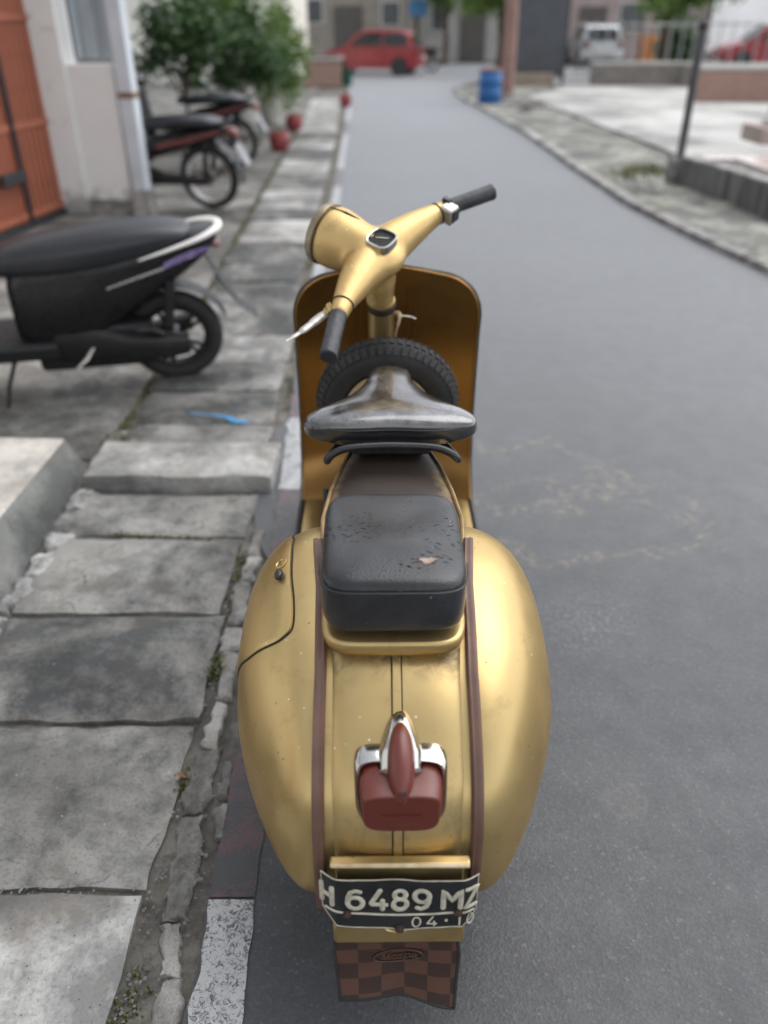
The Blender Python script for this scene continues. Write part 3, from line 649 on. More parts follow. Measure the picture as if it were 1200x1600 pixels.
# spare wheel behind the shield
Ms = Matrix.Translation((0.0, 1.955, .648)) @ Matrix.Rotation(R(90+14), 4, 'X')
def tyre_prof(Ro, Ri, w_, n=18):
    c = (Ro+Ri)/2; rr = (Ro-Ri)/2
    return [(c+rr*cos(a)*(1 if cos(a) < 0 else 1), w_/2*sin(a)*(1.0 if abs(sin(a)) < .9 else 1)) for a in [2*pi*k/n for k in range(n+1)]]
def wheel(parent, Mx, Ro, Ri, wd, name='spare_wheel', blocks=56, off=OFF, rimmat=ALU, hubw=.05):
    tg = G().lathe(tyre_prof(Ro, Ri, wd), 56, Mx); ty = tg.obj(name, RUBBER, parent, off=off, smooth=60)
    if blocks:
        tb = G()
        for k in range(blocks):
            a = 2*pi*k/blocks
            for sd in (-1, 1):
                th = R(38)*sd; c = (Ro+Ri)/2; r = (Ro-Ri)/2
                q = Matrix.Rotation(a, 4, 'Z') @ Matrix.Translation((c+r*cos(th), 0, wd/2*sin(th))) @ Matrix.Rotation(-th, 4, 'Y')
                bx = G().box((0, 0, 0), (.006, 2*pi*Ro/blocks*.55, wd*.27)); tb.add([Mx @ q @ v for v in bx.v], bx.f)
            q = Matrix.Rotation(a+pi/blocks, 4, 'Z') @ Matrix.Translation((Ro-.0005, 0, 0)); bx = G().box((0, 0, 0), (.005, 2*pi*Ro/blocks*.6, wd*.22)); tb.add([Mx @ q @ v for v in bx.v], bx.f)
        tag(tb.obj('tyre_tread', RUBBER, ty, off=off, smooth=0), kind='stuff')
    G().lathe([(Ri+.012, -wd*.42), (Ri+.002, -wd*.40), (Ri-.004, -wd*.2), (Ri*.62, -wd*.12), (Ri*.6, -hubw), (.012, -hubw), (.012, hubw), (Ri*.6, hubw), (Ri*.62, wd*.12), (Ri-.004, wd*.2), (Ri+.002, wd*.40), (Ri+.012, wd*.42)], 40, Mx).obj('rim', rimmat, ty, off=off, smooth=50)
    return ty
wheel(sc, Ms, .186, .10, .088)
part(G().tube([(0, 1.97, .66), (0, 2.06, .62), (0, 2.2, .58)], .016, 10).tube([(0, 1.97, .50), (0, 2.05, .44), (0, 2.21, .40)], .012, 8), 'spare_wheel_bracket', STEEL)
wheel(sc, Matrix.Translation((0, 1.06, .205)) @ Matrix.Rotation(R(90), 4, 'Y'), .205, .115, .09, 'rear_wheel', 48)
fa = R(35); fw = wheel(sc, Matrix.Translation((-.03, 2.36, .205)) @ Matrix.Rotation(fa, 4, 'Z') @ Matrix.Rotation(R(90), 4, 'Y'), .205, .115, .09, 'front_wheel', 48)
Mf = Matrix.Translation((-.03, 2.36, .215)) @ Matrix.Rotation(fa, 4, 'Z')
rows = [[Mf @ Vector((s*.085*(1-abs(s)**6*.1), cos(a)*(.25-.05*s*s), sin(a)*(.25-.05*s*s))) for s in [lerp(-1, 1, k/10) for k in range(11)]] for a in [R(lerp(15, 175, k/18)) for k in range(19)]]
part(G().grid(rows), 'front_fender', GOLD)
part(G().box((.09, 1.1, .25), (.10, .3, .16)).box((.06, 1.1, .2), (.06, .1, .1)), 'engine', STEEL, bevel=.02)
part(G().tube([(.10, 1.30, .17), (.16, 1.1, .15), (.17, .92, .15)], [.025, .045, .04], 12), 'muffler', STEEL)
for s in (-1, 1): part(G().tube([(s*.06, 1.55, .22), (s*.14, 1.52, .1), (s*.16, 1.5, .008)], .011, 8), 'stand_leg', STEEL)
# tail light -----------------------------------------------------------------------
def se(hw, hh, y, cz, e=4.5, n=40, cx=.004, shr=0, tp=.06):
    out = []
    for k in range(n):
        a = 2*pi*k/n; out.append(Vector((cx+hw*math.copysign(abs(cos(a))**(2/e), cos(a))*(1+tp*(sin(a))), y, cz+hh*math.copysign(abs(sin(a))**(2/e), sin(a)))))
        out[-1].y += shr*(out[-1].z-cz)
    return out
LT = G().loft([se(.060, .041, .80, .551, shr=.75), se(.0605, .0415, .770, .552, shr=.6), se(.0585, .0405, .748, .552, shr=.2), se(.0555, .0385, .737, .552), se(.0545, .0375, .7335, .552), se(.0525, .0355, .732, .552)])
tail = part(LT, 'tail_light', LENS, smooth=30)
bz = G().loft([se(.0655, .039, .793, .566, shr=.85, tp=.12), se(.067, .040, .776, .566, shr=.85, tp=.12), se(.066, .039, .764, .566, shr=.8, tp=.12), se(.0625, .0355, .7585, .566, shr=.75, tp=.12), se(.059, .033, .762, .566, shr=.7, tp=.12)], False)
part(bz, 'chrome_bezel', CHROME, tail, smooth=55)
def drop(y0, y1, z0, z1, wmax, h, n=24, front=.5, cx=.004):      # pointed teardrop lying along the slope
    rings = []
    for i in range(n+1):
        t = i/n; f = min((t**.55)*((1-t)**.5)*1.62, 1.02) if front else min(1, (t/.72)**.48)
        c = Vector((cx, lerp(y0, y1, t), lerp(z0, z1, t))); ww = max(wmax*f, .0004); hh = max(h*f, .0004)
        rings.append([c+Vector((ww*cos(2*pi*k/20), -.35*hh*max(0, sin(2*pi*k/20)), hh*sin(2*pi*k/20))) for k in range(20)])
    return G().loft(rings)
part(drop(.858, .776, .630, .578, .0345, .033, front=0), 'chrome_hood', CHROME, tail, smooth=80)
part(drop(.828, .728, .634, .580, .0255, .033), 'centre_lens', LENS, tail, smooth=80)
part(G().lathe([(.0055, 0), (.0055, .003), (.004, .0035), (.0035, .001), (.0003, .001)], 16, Matrix.Translation((.006, .733, .597)) @ Vector((0, -.55, .83)).to_track_quat('Z', 'Y').to_matrix().to_4x4()), 'lens_screw', STEEL, tail)
part(G().box((.004, .7305, .551), (.056, .0014, .0016)), 'lens_ridge', LENS, tail)
# number plate -----------------------------------------------------------------------
PW, PH, PC = .238, .110, Vector((.003, .708, .377))
def plate_pt(u, v, up=0):                     # u across, v up from centre (m)
    e = max(0, abs(u)-.095); d = .012*(e/.028)**1.3*(1 if e else 0) + .003*sin(u*40+v*20)*.5+.0015*nz(u, v, 0, 30)
    tlt = -.035*u
    x = u if not e else math.copysign(.095+e*.88, u)
    cut = 0
    return PC+Vector((x, d+.05*(v)-up, v+tlt+.003*(u/.12)**2*2-.0015*sin(u*55)))
rows = []
for i in range(15):
    v = lerp(-PH/2, PH/2, i/14); r = []
    for k in range(41):
        u = lerp(-PW/2, PW/2, k/40)
        if i < 4: lim = PW/2-(.024*(1-i/4)); u = max(-lim, min(lim, u))
        r.append(plate_pt(u, v))
    rows.append(r)
g = G(); g.grid(rows); g.grid([[p+Vector((0, .0015, 0)) for p in r[::-1]] for r in rows])
plate = part(g, 'number_plate', PLATE, smooth=60)
bo = rows[0][1:-1]+[r[-1] for r in rows]+rows[-1][::-1][1:-1]+[r[0] for r in reversed(rows)]
part(G().tube(bo+bo[:1], .0010, 6), 'plate_edge', CREAM, plate)
part(G().tube([plate_pt(lerp(-PW/2+.004, PW/2-.004, k/40), -.0205, .0006) for k in range(41)], .0019, 6), 'plate_line', CREAM, plate)
def arc(cx, cy, rx, ry, a0, a1, n=12): return [(cx+rx*cos(R(lerp(a0, a1, k/n))), cy+ry*sin(R(lerp(a0, a1, k/n)))) for k in range(n+1)]
GL = {'H': [[(0, 0), (0, 1)], [(.55, 0), (.55, 1)], [(0, .48), (.55, .48)]],
 '6': [arc(.3, .31, .3, .31, 0, 360, 20), [(.02, .4), (.03, .62), (.12, .88), (.32, .99), (.52, .93)]],
 '4': [[(.36, 1), (.02, .33), (.02, .25), (.6, .25)], [(.44, .48), (.44, 0)]],
 '8': [arc(.3, .27, .29, .27, 0, 360, 20), arc(.3, .76, .24, .23, 0, 360, 20)],
 '9': [arc(.3, .69, .3, .31, 0, 360, 20), [(.58, .6), (.57, .38), (.48, .12), (.28, .01), (.08, .07)]],
 'M': [[(0, 0), (.0, 1), (.36, .42), (.72, 1), (.72, 0)]], 'Z': [[(0, 1), (.6, 1), (0, 0), (.6, 0)]],
 '0': [arc(.3, .5, .28, .5, 0, 360, 22)], '1': [[(.1, 0), (.1, 1)]], '.': [arc(.1, .5, .05, .07, 0, 360, 8)]}
def glyph(ch, u, v, h, wd, r):
    g = G()
    for st in GL[ch]:
        st = [q for a, b in zip(st, st[1:]) for q in [(lerp(a[0], b[0], t), lerp(a[1], b[1], t)) for t in (0, .25, .5, .75)]]+[st[-1]]
        P = [plate_pt(u+x*wd, v+y*h, .0008) for x, y in st]
        d0 = (P[0]-P[1]).normalized()*r*.6; d1 = (P[-1]-P[-2]).normalized()*r*.6
        g.tube([P[0]+d0]+P+[P[-1]+d1], [r*.55]+[r]*len(P)+[r*.55], 8, flat=.5, up=(0, -1, 0))
    part(g, 'plate_character', CREAM, plate, smooth=60)
for ch, u, wd in [('H', -.119, .030), ('6', -.078, .036), ('4', -.043, .037), ('8', -.010, .033), ('9', .022, .035), ('M', .065, .034), ('Z', .099, .030)]:
    glyph(ch, u, -.0085, .0415, wd*1.05, .0041)
for ch, u, wd in [('0', .019, .022), ('4', .042, .024), ('.', .069, .02), ('1', .089, .02), ('0', .103, .020)]:
    glyph(ch, u, -.050, .0225, wd, .0016)
for u, v in ((-.079, -.022), (.088, -.019), (.0, -.052)):
    q = plate_pt(u, v, .002); part(G().lathe([(.007, -.002), (.0065, .003), (.003, .005), (.0004, .005)], 14, Matrix.Translation(q) @ Matrix.Rotation(R(90), 4, 'X')), 'plate_bolt', M('rusty_bolt', (.06, .03, .02), (.03, .02, .016), 60, .8) if u < -.05 else bpy.data.materials['rusty_bolt'], plate)
part(G().box((.003, .7255, .4555), (.205, .016, .009)).box((.003, .732, .36), (.19, .012, .19)), 'plate_bracket', GOLD, bevel=.003)
part(G().tube([(-.098, .7165, .4605), (.104, .7165, .4585)], .0035, 8), 'bracket_lip', M('worn_cream', (.6, .5, .33), (.4, .3, .15), 40, .5))
part(G().box((.003, .727, .29), (.206, .014, .07)), 'lower_tail', GOLD, bevel=.005)
part(G().tube([(.0+.022*cos(a), .7185, .306+.016*sin(a)) for a in [R(lerp(180, 360, k/10)) for k in range(11)]], .003, 6), 'pressed_loop', GOLD)
# mud flap --------------------------------------------------------------------------------
def flp(u, t):                                # u -1..1, t 0 top..1 bottom
    hw = interp([(0, .097), (.35, .103), (1, .097)], t); zb = .258-.170*t-.008*t*u-.010*t*max(0, u)**2+.003*t*cos(u*4+1)
    return Vector((.0+u*hw+.002*t, .738+.018*sin(t*2.2)-.010*u*u*t+.004*sin(u*5+1)*t-.028*t, zb))
rows = [[flp(lerp(-1, 1, k/24), i/12) for k in range(25)] for i in range(13)]
g = G(); g.grid(rows); g.grid([[p+Vector((0, .005, 0)) for p in r[::-1]] for r in rows])
flap = part(g, 'mud_flap', FLAP, smooth=70)
bo = [r[0] for r in rows]+rows[-1][1:-1]+[r[-1] for r in reversed(rows)]
part(G().tube(bo, .003, 6), 'flap_edge', RUBBER, flap)
def fl2(x, z, up=.002):                       # flap-plane metres about the badge centre
    a = R(10); X = x*cos(a)-z*sin(a); Z = x*sin(a)+z*cos(a); p = flp((X+.002)/.1, .42-Z/.17); return p+Vector((0, -up, 0))
EMB = M('moulded_badge', (.085, .045, .03), (.05, .026, .02), 40, .5)
badge = part(G().tube([fl2(.040*cos(2*pi*k/40), .0165*sin(2*pi*k/40)) for k in range(41)], .0015, 6), 'badge_ring', EMB, flap)
cu = bpy.data.curves.new('t', 'FONT'); cu.body = 'Vespa'; cu.size = .0275; cu.shear = .35; cu.align_x = 'CENTER'; cu.align_y = 'CENTER'; cu.offset = .0006; cu.extrude = .0005
to = bpy.data.objects.new('t', cu); COL.objects.link(to); bpy.context.view_layer.update()
tm = bpy.data.meshes.new_from_object(to.evaluated_get(bpy.context.evaluated_depsgraph_get())); bpy.data.objects.remove(to)
g = G().add([fl2(v.co.x*.92, v.co.y, .0022+v.co.z) for v in tm.vertices], [tuple(p.vertices) for p in tm.polygons])
part(g, 'badge_lettering', EMB, flap, smooth=0, merge=False)
# headset, turned left ---------------------------------------------------------------------
phi, rk = .959, .446
e1 = Vector((cos(phi), cos(rk)*sin(phi), sin(rk)*sin(phi))); ax = Vector((0, -sin(rk), cos(rk))); e2 = ax.cross(e1)
HC = Vector((-.020, 1.926-YB, 1.017))
MH = Matrix(((e1.x, e2.x, ax.x, HC.x), (e1.y, e2.y, ax.y, HC.y), (e1.z, e2.z, ax.z, HC.z), (0, 0, 0, 1)))
g = G()
g.tube(spline([(0, 0, -.13), (0, 0, -.06), (0, .004, 0), (0, .01, .035)], 4), [.036]*4+[.040]*4+[.046]*4+[.040], 20)
g.ell((0, .02, .016), (.078, .082, .047), 24, 14)
g.tube(spline([(0, -.02, .012), (0, .05, .012), (0, .10, .011), (0, .150, .010)], 6), [lerp(.050, .073, min(1, k/14)) for k in range(19)], 28)
for s in (-1, 1):
    pth = spline([(s*.0, .01, .014), (s*.06, .002, .018), (s*.12, -.012, .024), (s*.18, -.03, .030), (s*.232, -.049, .033)], 6)
    g.tube(pth, [interp([(0, .052), (6, .050), (12, .040), (17, .030), (21, .0235), (24, .0215)], k) for k in range(len(pth))], 20)
hset = g.obj('headset', SATIN, sc, merge=False); hset.matrix_local = MH
rm = hset.modifiers.new('remesh', 'REMESH'); rm.mode = 'VOXEL'; rm.voxel_size = .0045; rm.use_smooth_shade = True
sm = hset.modifiers.new('smooth', 'SMOOTH'); sm.factor = .5; sm.iterations = 40
def hp(g, name, m, **kw): return g.obj(name, m, hset, **kw)
RX = Matrix.Rotation(R(-90), 4, 'X')
hp(G().lathe([(.068, .0), (.0735, .002), (.0745, .012), (.071, .019), (.064, .021)], 40, Matrix.Translation((0, .15, .010)) @ RX), 'headlight_rim', M('dull_rim', (.34, .29, .2), (.2, .17, .12), 20, .38, .9))
hp(G().lathe([(.067, .0), (.05, .012), (.03, .018), (.0005, .021)], 40, Matrix.Translation((0, .166, .010)) @ RX), 'headlight_lens', M('headlight_glass', (.5, .52, .52), (.4, .42, .42), 40, .15))
# diamond speedometer
def dia(rx, ry, z, dy=0): return [Vector((rx*math.copysign(abs(cos(a))**.6, cos(a)), -.005+dy+ry*math.copysign(abs(sin(a))**.6, sin(a)), z)) for a in [2*pi*k/32 for k in range(32)]]
spz = .0705
sp_ = hp(G().loft([dia(.033, .032, spz-.016), dia(.033, .032, spz+.001), dia(.031, .030, spz+.003), dia(.0285, .0275, spz+.002), dia(.0275, .0265, spz-.003)], False), 'speedometer', CHROME)
hp(G().loft([dia(.0278, .0268, spz-.0035), dia(.0005, .0005, spz-.0025)], False), 'dial_glass', M('dial_black', (.003, .003, .003), (.012, .011, .01), 60, .75))
hp(G().box((.004, -.004, spz-.0015), (.0015, .03, .001), Matrix.Rotation(.5, 3, 'Z')), 'dial_needle', ALU)
gr = {}
for s in (-1, 1):
    a = Vector((s*.229, -.047, .033)); b = Vector((s*.342, -.105, .035)); d = (b-a)
    prof = []
    P = [a+d*k/24 for k in range(25)]; rr_ = [.0185+(.0012 if k % 2 else 0) for k in range(25)]; rr_[0] = .0205; rr_[1] = .0205; rr_[-1] = .019; rr_[-2] = .0205
    hp(G().tube(P, rr_, 16), 'grip', GRIP, smooth=60)
    hp(G().tube([a+d*.985, a+d*1.015], [.019, .016], 16), 'grip_end', RUBBER)
    q_ = Vector((s*.195, -.035, .0305)); dd = Vector((s*.052, -.018, .003)); hp(G().tube([q_-dd*.02, q_+dd*.03], .0268, 20), 'collar_gap', SEAM)
    if s < 0:                                  # clutch lever on the left bar
        hp(G().tube(spline([(-.195, -.03, .022), (-.203, -.008, .012), (-.213, .0, .004)], 4), [.022]*3+[.018]*3+[.0125]*3, 14, flat=.75), 'lever_perch', GOLD)
        hp(G().tube(spline([(-.208, -.004, .004), (-.232, .004, .001), (-.265, .008, .0), (-.300, .013, .0), (-.332, .020, .001)], 5), [.0105]*4+[.0115]*5+[.0095]*5+[.006]*4+[.0035]*3, 12, flat=.55, up=(0, 0, 1)), 'hand_lever', ALU)
sw = hp(G().box((.205, -.062, .037), (.034, .036, .042), Matrix.Rotation(-.1, 3, 'Z')), 'switch_box', ALU, bevel=.005)
hp(G().box((.206, -.081, .037), (.026, .004, .030), Matrix.Rotation(-.1, 3, 'Z')), 'switch_panel', BLACK, bevel=.002)
hp(G().box((.222, -.045, .056), (.016, .022, .014)), 'switch_knob', BLACK, bevel=.003)
hp(G().tube([(.012, .15, .082), (.018, .11, .080), (.026, .075, .072)], [.002, .0035, .0008], 6, flat=.6), 'cover_slit', SEAM)
# column below the headset
c0 = Vector((-.016, 1.926, 1.017)); dn = -ax
part(G().tube([c0+dn*.115, c0+dn*.26, c0+dn*.5, c0+dn*.85], [.034, .034, .036, .038], 24), 'steering_column', GOLD)
part(G().tube([c0+dn*.122, c0+dn*.130], .0375, 24), 'column_collar', BROWN)
part(G().tube([c0+dn*.128, c0+dn*.140], .0365, 24), 'column_gap', SEAM)
hk = c0+dn*.165+Vector((.046, -.01, 0))
part(G().tube(spline([hk+Vector((-.02, .01, 0)), hk+Vector((-.004, 0, .006)), hk+Vector((0, -.01, .0)), hk+Vector((-.004, -.012, -.02)), hk+Vector((-.010, -.004, -.05)), hk+Vector((-.02, 0, -.12))], 4), [.006]*9+[.004]*4+[.002]*8, 8), 'bag_hook', M('cream_hook', (.5, .4, .26), (.35, .25, .15), 40, .6))
part(G().tube([hk, hk+Vector((.03, 0, -.004)), hk+Vector((.042, -.004, -.008))], .0025, 6), 'hook_wire', ALU)

# ================================================================== left side: house, gate, wall
TERRA = M('terracotta_gate', (.38, .125, .07), (.29, .095, .055), 5, .5, bs=30, bst=.1)
DARKF = M('dark_frame', (.03, .032, .036), None, 9, .5)
PLAST = plaster_mat()
WHITEW = M('white_wall', (.84, .84, .83), (.78, .78, .77), 2, .85)
PALEBLUE = M('pale_blue_metal', (.42, .48, .52), (.33, .38, .42), 4, .5)
GA, GB = Vector((-3.42, 4.9, 0)), Vector((-2.97, 7.78, 0)); gd = (GB-GA); glen = gd.length; ga = math.atan2(gd.y, gd.x)
gate = empty('folding_gate', GA, (0, 0, ga)); tag(gate, 'terracotta ribbed metal gate in dark frame at left edge', 'gate')
n = int(glen/.085)
me0 = None
for k in range(n):
    x = (k+.5)*glen/n
    if me0 is None:
        g = G().box((0, 0, 1.25), (.05, .03, 2.4)); o = g.obj('slat', TERRA, gate, smooth=0, bevel=.006); me0 = o
    else:
        o = me0.copy(); COL.objects.link(o)
    o.location = (x, 0, 0)
G().box((glen/2, .022, 1.25), (glen, .012, 2.44)).obj('backing_sheet', TERRA, gate, smooth=0)
for z in (.1, .78, 1.55): G().box((glen/2, -.021, z), (glen, .012, .05)).obj('rail', TERRA, gate, smooth=0)
G().box((glen/2, -.01, .025), (glen+.1, .07, .05)).obj('bottom_track', DARKF, gate, smooth=0)
G().box((glen+.04, -.005, 1.25), (.06, .09, 2.5)).obj('end_post', DARKF, gate, smooth=0)
G().box((glen-.62, -.035, 1.2), (.035, .03, 2.36)).obj('leaf_stile', DARKF, gate, smooth=0)
G().box((glen-.80, -.06, .42), (.34, .05, .09)).obj('latch_bar', DARKF, gate, smooth=0, bevel=.01)
house = empty('left_house', (-6, 6, 0)); tag(house, 'pale house front rising above the terracotta gate', 'house')
G().box((.35, -1.2, 3.4), (4.4, 6, 1.8), Matrix.Rotation(ga-pi/2, 3, 'Z')).obj('upper_wall', WHITEW, house, smooth=0)
G().box((-.2, -1.2, 1.25), (3.6, 6, 2.5), Matrix.Rotation(ga-pi/2, 3, 'Z')).obj('lower_wall', WHITEW, house, smooth=0)
G().box((.3, -1.2, 4.4), (5.0, 6.6, .15), Matrix.Rotation(ga-pi/2, 3, 'Z')).obj('roof', M('roof_tile', (.25, .10, .06), None, 6, .8), house, smooth=0)
nb = empty('neighbour_house', (-6.6, -3, 0)); tag(nb, 'pale house continuing the left row toward the viewer', 'house'); boxobj0 = lambda n_, c, d, m_: G().box(c, d).obj(n_, m_, nb, smooth=0)  # out of view, added to darken the sky on the left
boxobj0('wall', (0, 0, 2.2), (5, 11, 4.4), WHITEW); boxobj0('roof', (0, 0, 4.5), (5.6, 11.6, .15), DARKF); boxobj0('door', (2.51, 1.5, 1.05), (.06, 1.0, 2.1), TERRA); boxobj0('window', (2.51, -1.2, 1.5), (.06, 1.4, 1.1), GLASS)
wl = empty('boundary_wall', (-2.55, 7.78, 0), (0, 0, R(-6))); tag(wl, 'stained white plaster wall with tall pier beside the gate', 'wall')
def boxobj(name, c, d, m, par, bev=.008): return G().box(c, d).obj(name, m, par, smooth=0, bevel=bev)
boxobj('pier', (-.29, .05, 1.5), (.27, .25, 3.0), PLAST, wl); boxobj('low_wall', (.05, .05, .60), (.41, .2, 1.22), PLAST, wl)
boxobj('foot', (.05, -.02, .06), (.55, .1, .14), CONC_K, wl)
fn = empty('corrugated_fence', (-2.5, 7.9, 0), (0, 0, R(-6))); tag(fn, 'pale blue grey corrugated panel above the plaster wall', 'fence')
for k in range(6): G().box((-.12+k*.072, .03*(k % 2), 2.1), (.06, .03, 1.7)).obj('panel', PALEBLUE, fn, smooth=0, bevel=.01)
boxobj('dark_panel', (-.22, .1, 2.0), (.14, .03, 1.5), DARKF, fn)
ps = empty('steel_post', (-2.2, 7.72, 0), (0, 0, R(-6))); tag(ps, 'white steel post at the end of the plaster wall', 'post')
boxobj('shaft', (.0, 0, 1.6), (.13, .13, 2.9), M('white_blue_metal', (.62, .66, .70), (.5, .54, .58), 4, .45), ps); boxobj('foot_block', (0, 0, .1), (.17, .17, .24), CONC_K, ps)
boxobj('band', (0, -.002, .98), (.137, .137, .05), M('rust_band', (.25, .17, .11), None, 30, .8), ps, .002)
# recess behind the post
rc = empty('carport', (-3.6, 12, 0)); tag(rc, 'shadowed grey carport wall behind the mopeds', 'building')
boxobj('side_wall', (-.9, 0, 1.4), (.2, 8, 2.8), M('grey_wall', (.3, .3, .29), (.22, .22, .21), 3, .9), rc); boxobj('roof', (-.2, 0, 2.9), (2.4, 8.2, .12), DARKF, rc)
# ================================================================== two-wheelers
BPLAST = M('black_plastic', (.009, .009, .010), (.006, .006, .007), 12, .5)
BGLOSS = M('gloss_black', (.006, .006, .008), None, 12, .3)
SEATM = M('seat_vinyl', (.016, .018, .023), (.011, .012, .016), 30, .36, bs=200, bst=.1)
RAILG0 = M('dull_plate', (.3, .31, .33), None, 8, .6)
SILVER = M('silver_paint', (.6, .6, .6), (.5, .5, .5), 6, .3, .5)
WPLAST = M('white_plastic', (.75, .74, .70), (.65, .63, .6), 8, .4)
PURPLE = M('purple_graphic', (.10, .05, .22), (.3, .25, .4), 30, .35)
def cast_wheel(par, c, Ro, Ri, wd, name='rear_wheel', spokes=5):
    Mx = Matrix.Translation(c) @ Matrix.Rotation(R(90), 4, 'X')
    ty = G().lathe(tyre_prof(Ro, Ri, wd), 48, Mx).obj(name, RUBBER, par, smooth=60)
    rg = G().lathe([(Ri+.012, -wd*.35), (Ri-.012, -wd*.3), (Ri-.012, wd*.3), (Ri+.012, wd*.35)], 40, Mx)
    rg.lathe([(.001, -.05), (.045, -.05), (.045, .05), (.001, .05)], 18, Mx)
    for k in range(spokes):
        a = 2*pi*k/spokes
        for da in (-.16, .16):
            p0 = Mx @ Vector((.03*cos(a), .03*sin(a), .0)); p1 = Mx @ Vector(((Ri-.005)*cos(a+da), (Ri-.005)*sin(a+da), 0)); rg.tube([p0, p1], [.016, .011], 6)
    rg.obj('rim', BPLAST, ty, smooth=40); return ty
def spoke_wheel(par, c, Ro, Ri, wd, name):
    Mx = Matrix.Translation(c) @ Matrix.Rotation(R(90), 4, 'X')
    ty = G().lathe(tyre_prof(Ro, Ri, wd), 44, Mx).obj(name, RUBBER, par, smooth=60)
    G().lathe([(Ri+.008, -wd*.4), (Ri-.008, -wd*.3), (Ri-.012, 0), (Ri-.008, wd*.3), (Ri+.008, wd*.4)], 40, Mx).obj('rim', SILVER, ty)
    hb = G().lathe([(.001, -.05), (.055, -.05), (.06, 0), (.055, .05), (.001, .05)], 20, Mx).obj('hub', STEEL, ty)
    g = G()
    for k in range(18):
        a = 2*pi*k/18; g.tube([Mx @ Vector((.05*cos(a+.3*(-1)**k), .05*sin(a+.3*(-1)**k), .03*(-1)**k)), Mx @ Vector((Ri*cos(a), Ri*sin(a), 0))], .0022, 5)
    tag(g.obj('spokes', ALU, ty), kind='stuff'); return ty
def hull(secs, n=20, e=2.6):      # secs: (x, y_half, zc, z_half[, yc]) -> lofted body along x
    rings = []
    for q in secs:
        x, yh, zc, zh = q[:4]; yc = q[4] if len(q) > 4 else 0
        rings.append([Vector((x, yc+yh*math.copysign(abs(cos(a))**(2/e), cos(a)), zc+zh*math.copysign(abs(sin(a))**(2/e), sin(a)))) for a in [2*pi*k/n for k in range(n)]])
    return G().loft(rings)
def scooter_auto(loc, rz, lean):
    r = empty('automatic_scooter', loc, (-lean, 0, rz))
    w1 = cast_wheel(r, (0, 0, .272), .272, .178, .095); w2 = cast_wheel(r, (1.26, 0, .272), .272, .178, .085, 'front_wheel')
    hull([(-.30, .05, .87, .02), (-.24, .10, .83, .065), (-.1, .135, .77, .11), (.1, .16, .70, .16), (.28, .175, .62, .23), (.45, .175, .56, .28), (.62, .165, .53, .29), (.74, .15, .52, .27), (.82, .12, .50, .20)], 24, 3).obj('body', BGLOSS, r, smooth=70, sub=1)
    hull([(-.17, .09, .875, .025), (-.08, .13, .868, .06), (.08, .158, .845, .09), (.28, .172, .815, .115), (.48, .17, .785, .115), (.66, .155, .775, .10), (.82, .125, .765, .075), (.89, .08, .75, .04)], 24, 2.6).obj('seat', SEATM, r, smooth=80, sub=1)
    gr_ = spline([(.12, .172, .79), (-.04, .165, .835), (-.20, .13, .875), (-.29, .05, .895), (-.29, -.05, .895), (-.20, -.13, .875), (-.04, -.165, .835), (.12, -.172, .79)], 6)
    G().tube(gr_, [interp([(0, .006), (8, .014), (16, .024), (26, .024), (34, .014), (42, .006)], k) for k in range(len(gr_))], 10, flat=.7).obj('grab_rail', WPLAST, r)
    for sg in (1, -1):
        p = [Vector((-.24, sg*.104, .825)), Vector((-.14, sg*.132, .812)), Vector((.0, sg*.154, .765)), Vector((.0, sg*.155, .735)), Vector((-.14, sg*.135, .775)), Vector((-.24, sg*.106, .805))]
        G().loft([[q+Vector((0, sg*.004, 0)) for q in p], [q+Vector((0, sg*.008, 0)) for q in p]]).obj('side_graphic', PURPLE, r, smooth=0)
        p = [Vector((.0, sg*.155, .745)), Vector((.30, sg*.181, .66)), Vector((.30, sg*.181, .652)), Vector((.0, sg*.156, .733))]
        G().loft([[q+Vector((0, sg*.004, 0)) for q in p], [q+Vector((0, sg*.008, 0)) for q in p]]).obj('side_stripe', SILVER, r, smooth=0)
    hull([(-.08, .05, .27, .055, .10), (.05, .06, .275, .075, .11), (.25, .055, .29, .07, .11), (.42, .07, .32, .12, .10), (.6, .07, .34, .13, .09), (.7, .05, .32, .08, .08)], 16, 3).obj('engine_case', BPLAST, r, smooth=60)
    for k in range(2): G().tube([(.02, .172, .245+.05*k), (.24, .17, .26+.05*k)], .004, 6).obj('case_fin', STEEL, r)
    G().tube([(.05, .15, .36), (.1, .165, .40), (.2, .165, .405)], [.012, .02, .012], 8).obj('shock_link', STEEL, r)
    G().tube([(.02, .13, .40), (-.02, .12, .66)], .028, 10).obj('shock_absorber', BPLAST, r)
    G().tube([(.42, .15, .33), (.47, .19, .27), (.53, .2, .22)], [.012, .016, .01], 8, flat=.5).obj('kick_pedal', ALU, r)
    g = G(); rows = [[Vector((-.27*cos(a)*1.1-.02, lerp(-.065, .065, k/6), .272+.31*sin(a))) for k in range(7)] for a in [R(lerp(20, 115, i/14)) for i in range(15)]]; g.grid(rows)
    g.obj('rear_fender', BPLAST, r)
    g = G(); rows = [[Vector((x, y, z)) for y in (-.07, -.03, .03, .07)] for x, z in ((-.20, .78), (-.25, .68), (-.31, .56), (-.38, .45), (-.48, .37))]; g.grid(rows); g.grid([[p+Vector((.006, 0, .006)) for p in q[::-1]] for q in rows]); g.obj('tail_plate', BPLAST, r)
    G().loft([[Vector((x, y, z)) for x, y, z in ((-.262, -.06, .62), (-.262, .06, .62), (-.335, .06, .505), (-.335, -.06, .505))], [Vector((x-.004, y, z-.003)) for x, y, z in ((-.262, -.06, .62), (-.262, .06, .62), (-.335, .06, .505), (-.335, -.06, .505))]]).obj('number_plate', WPLAST, r, smooth=0)
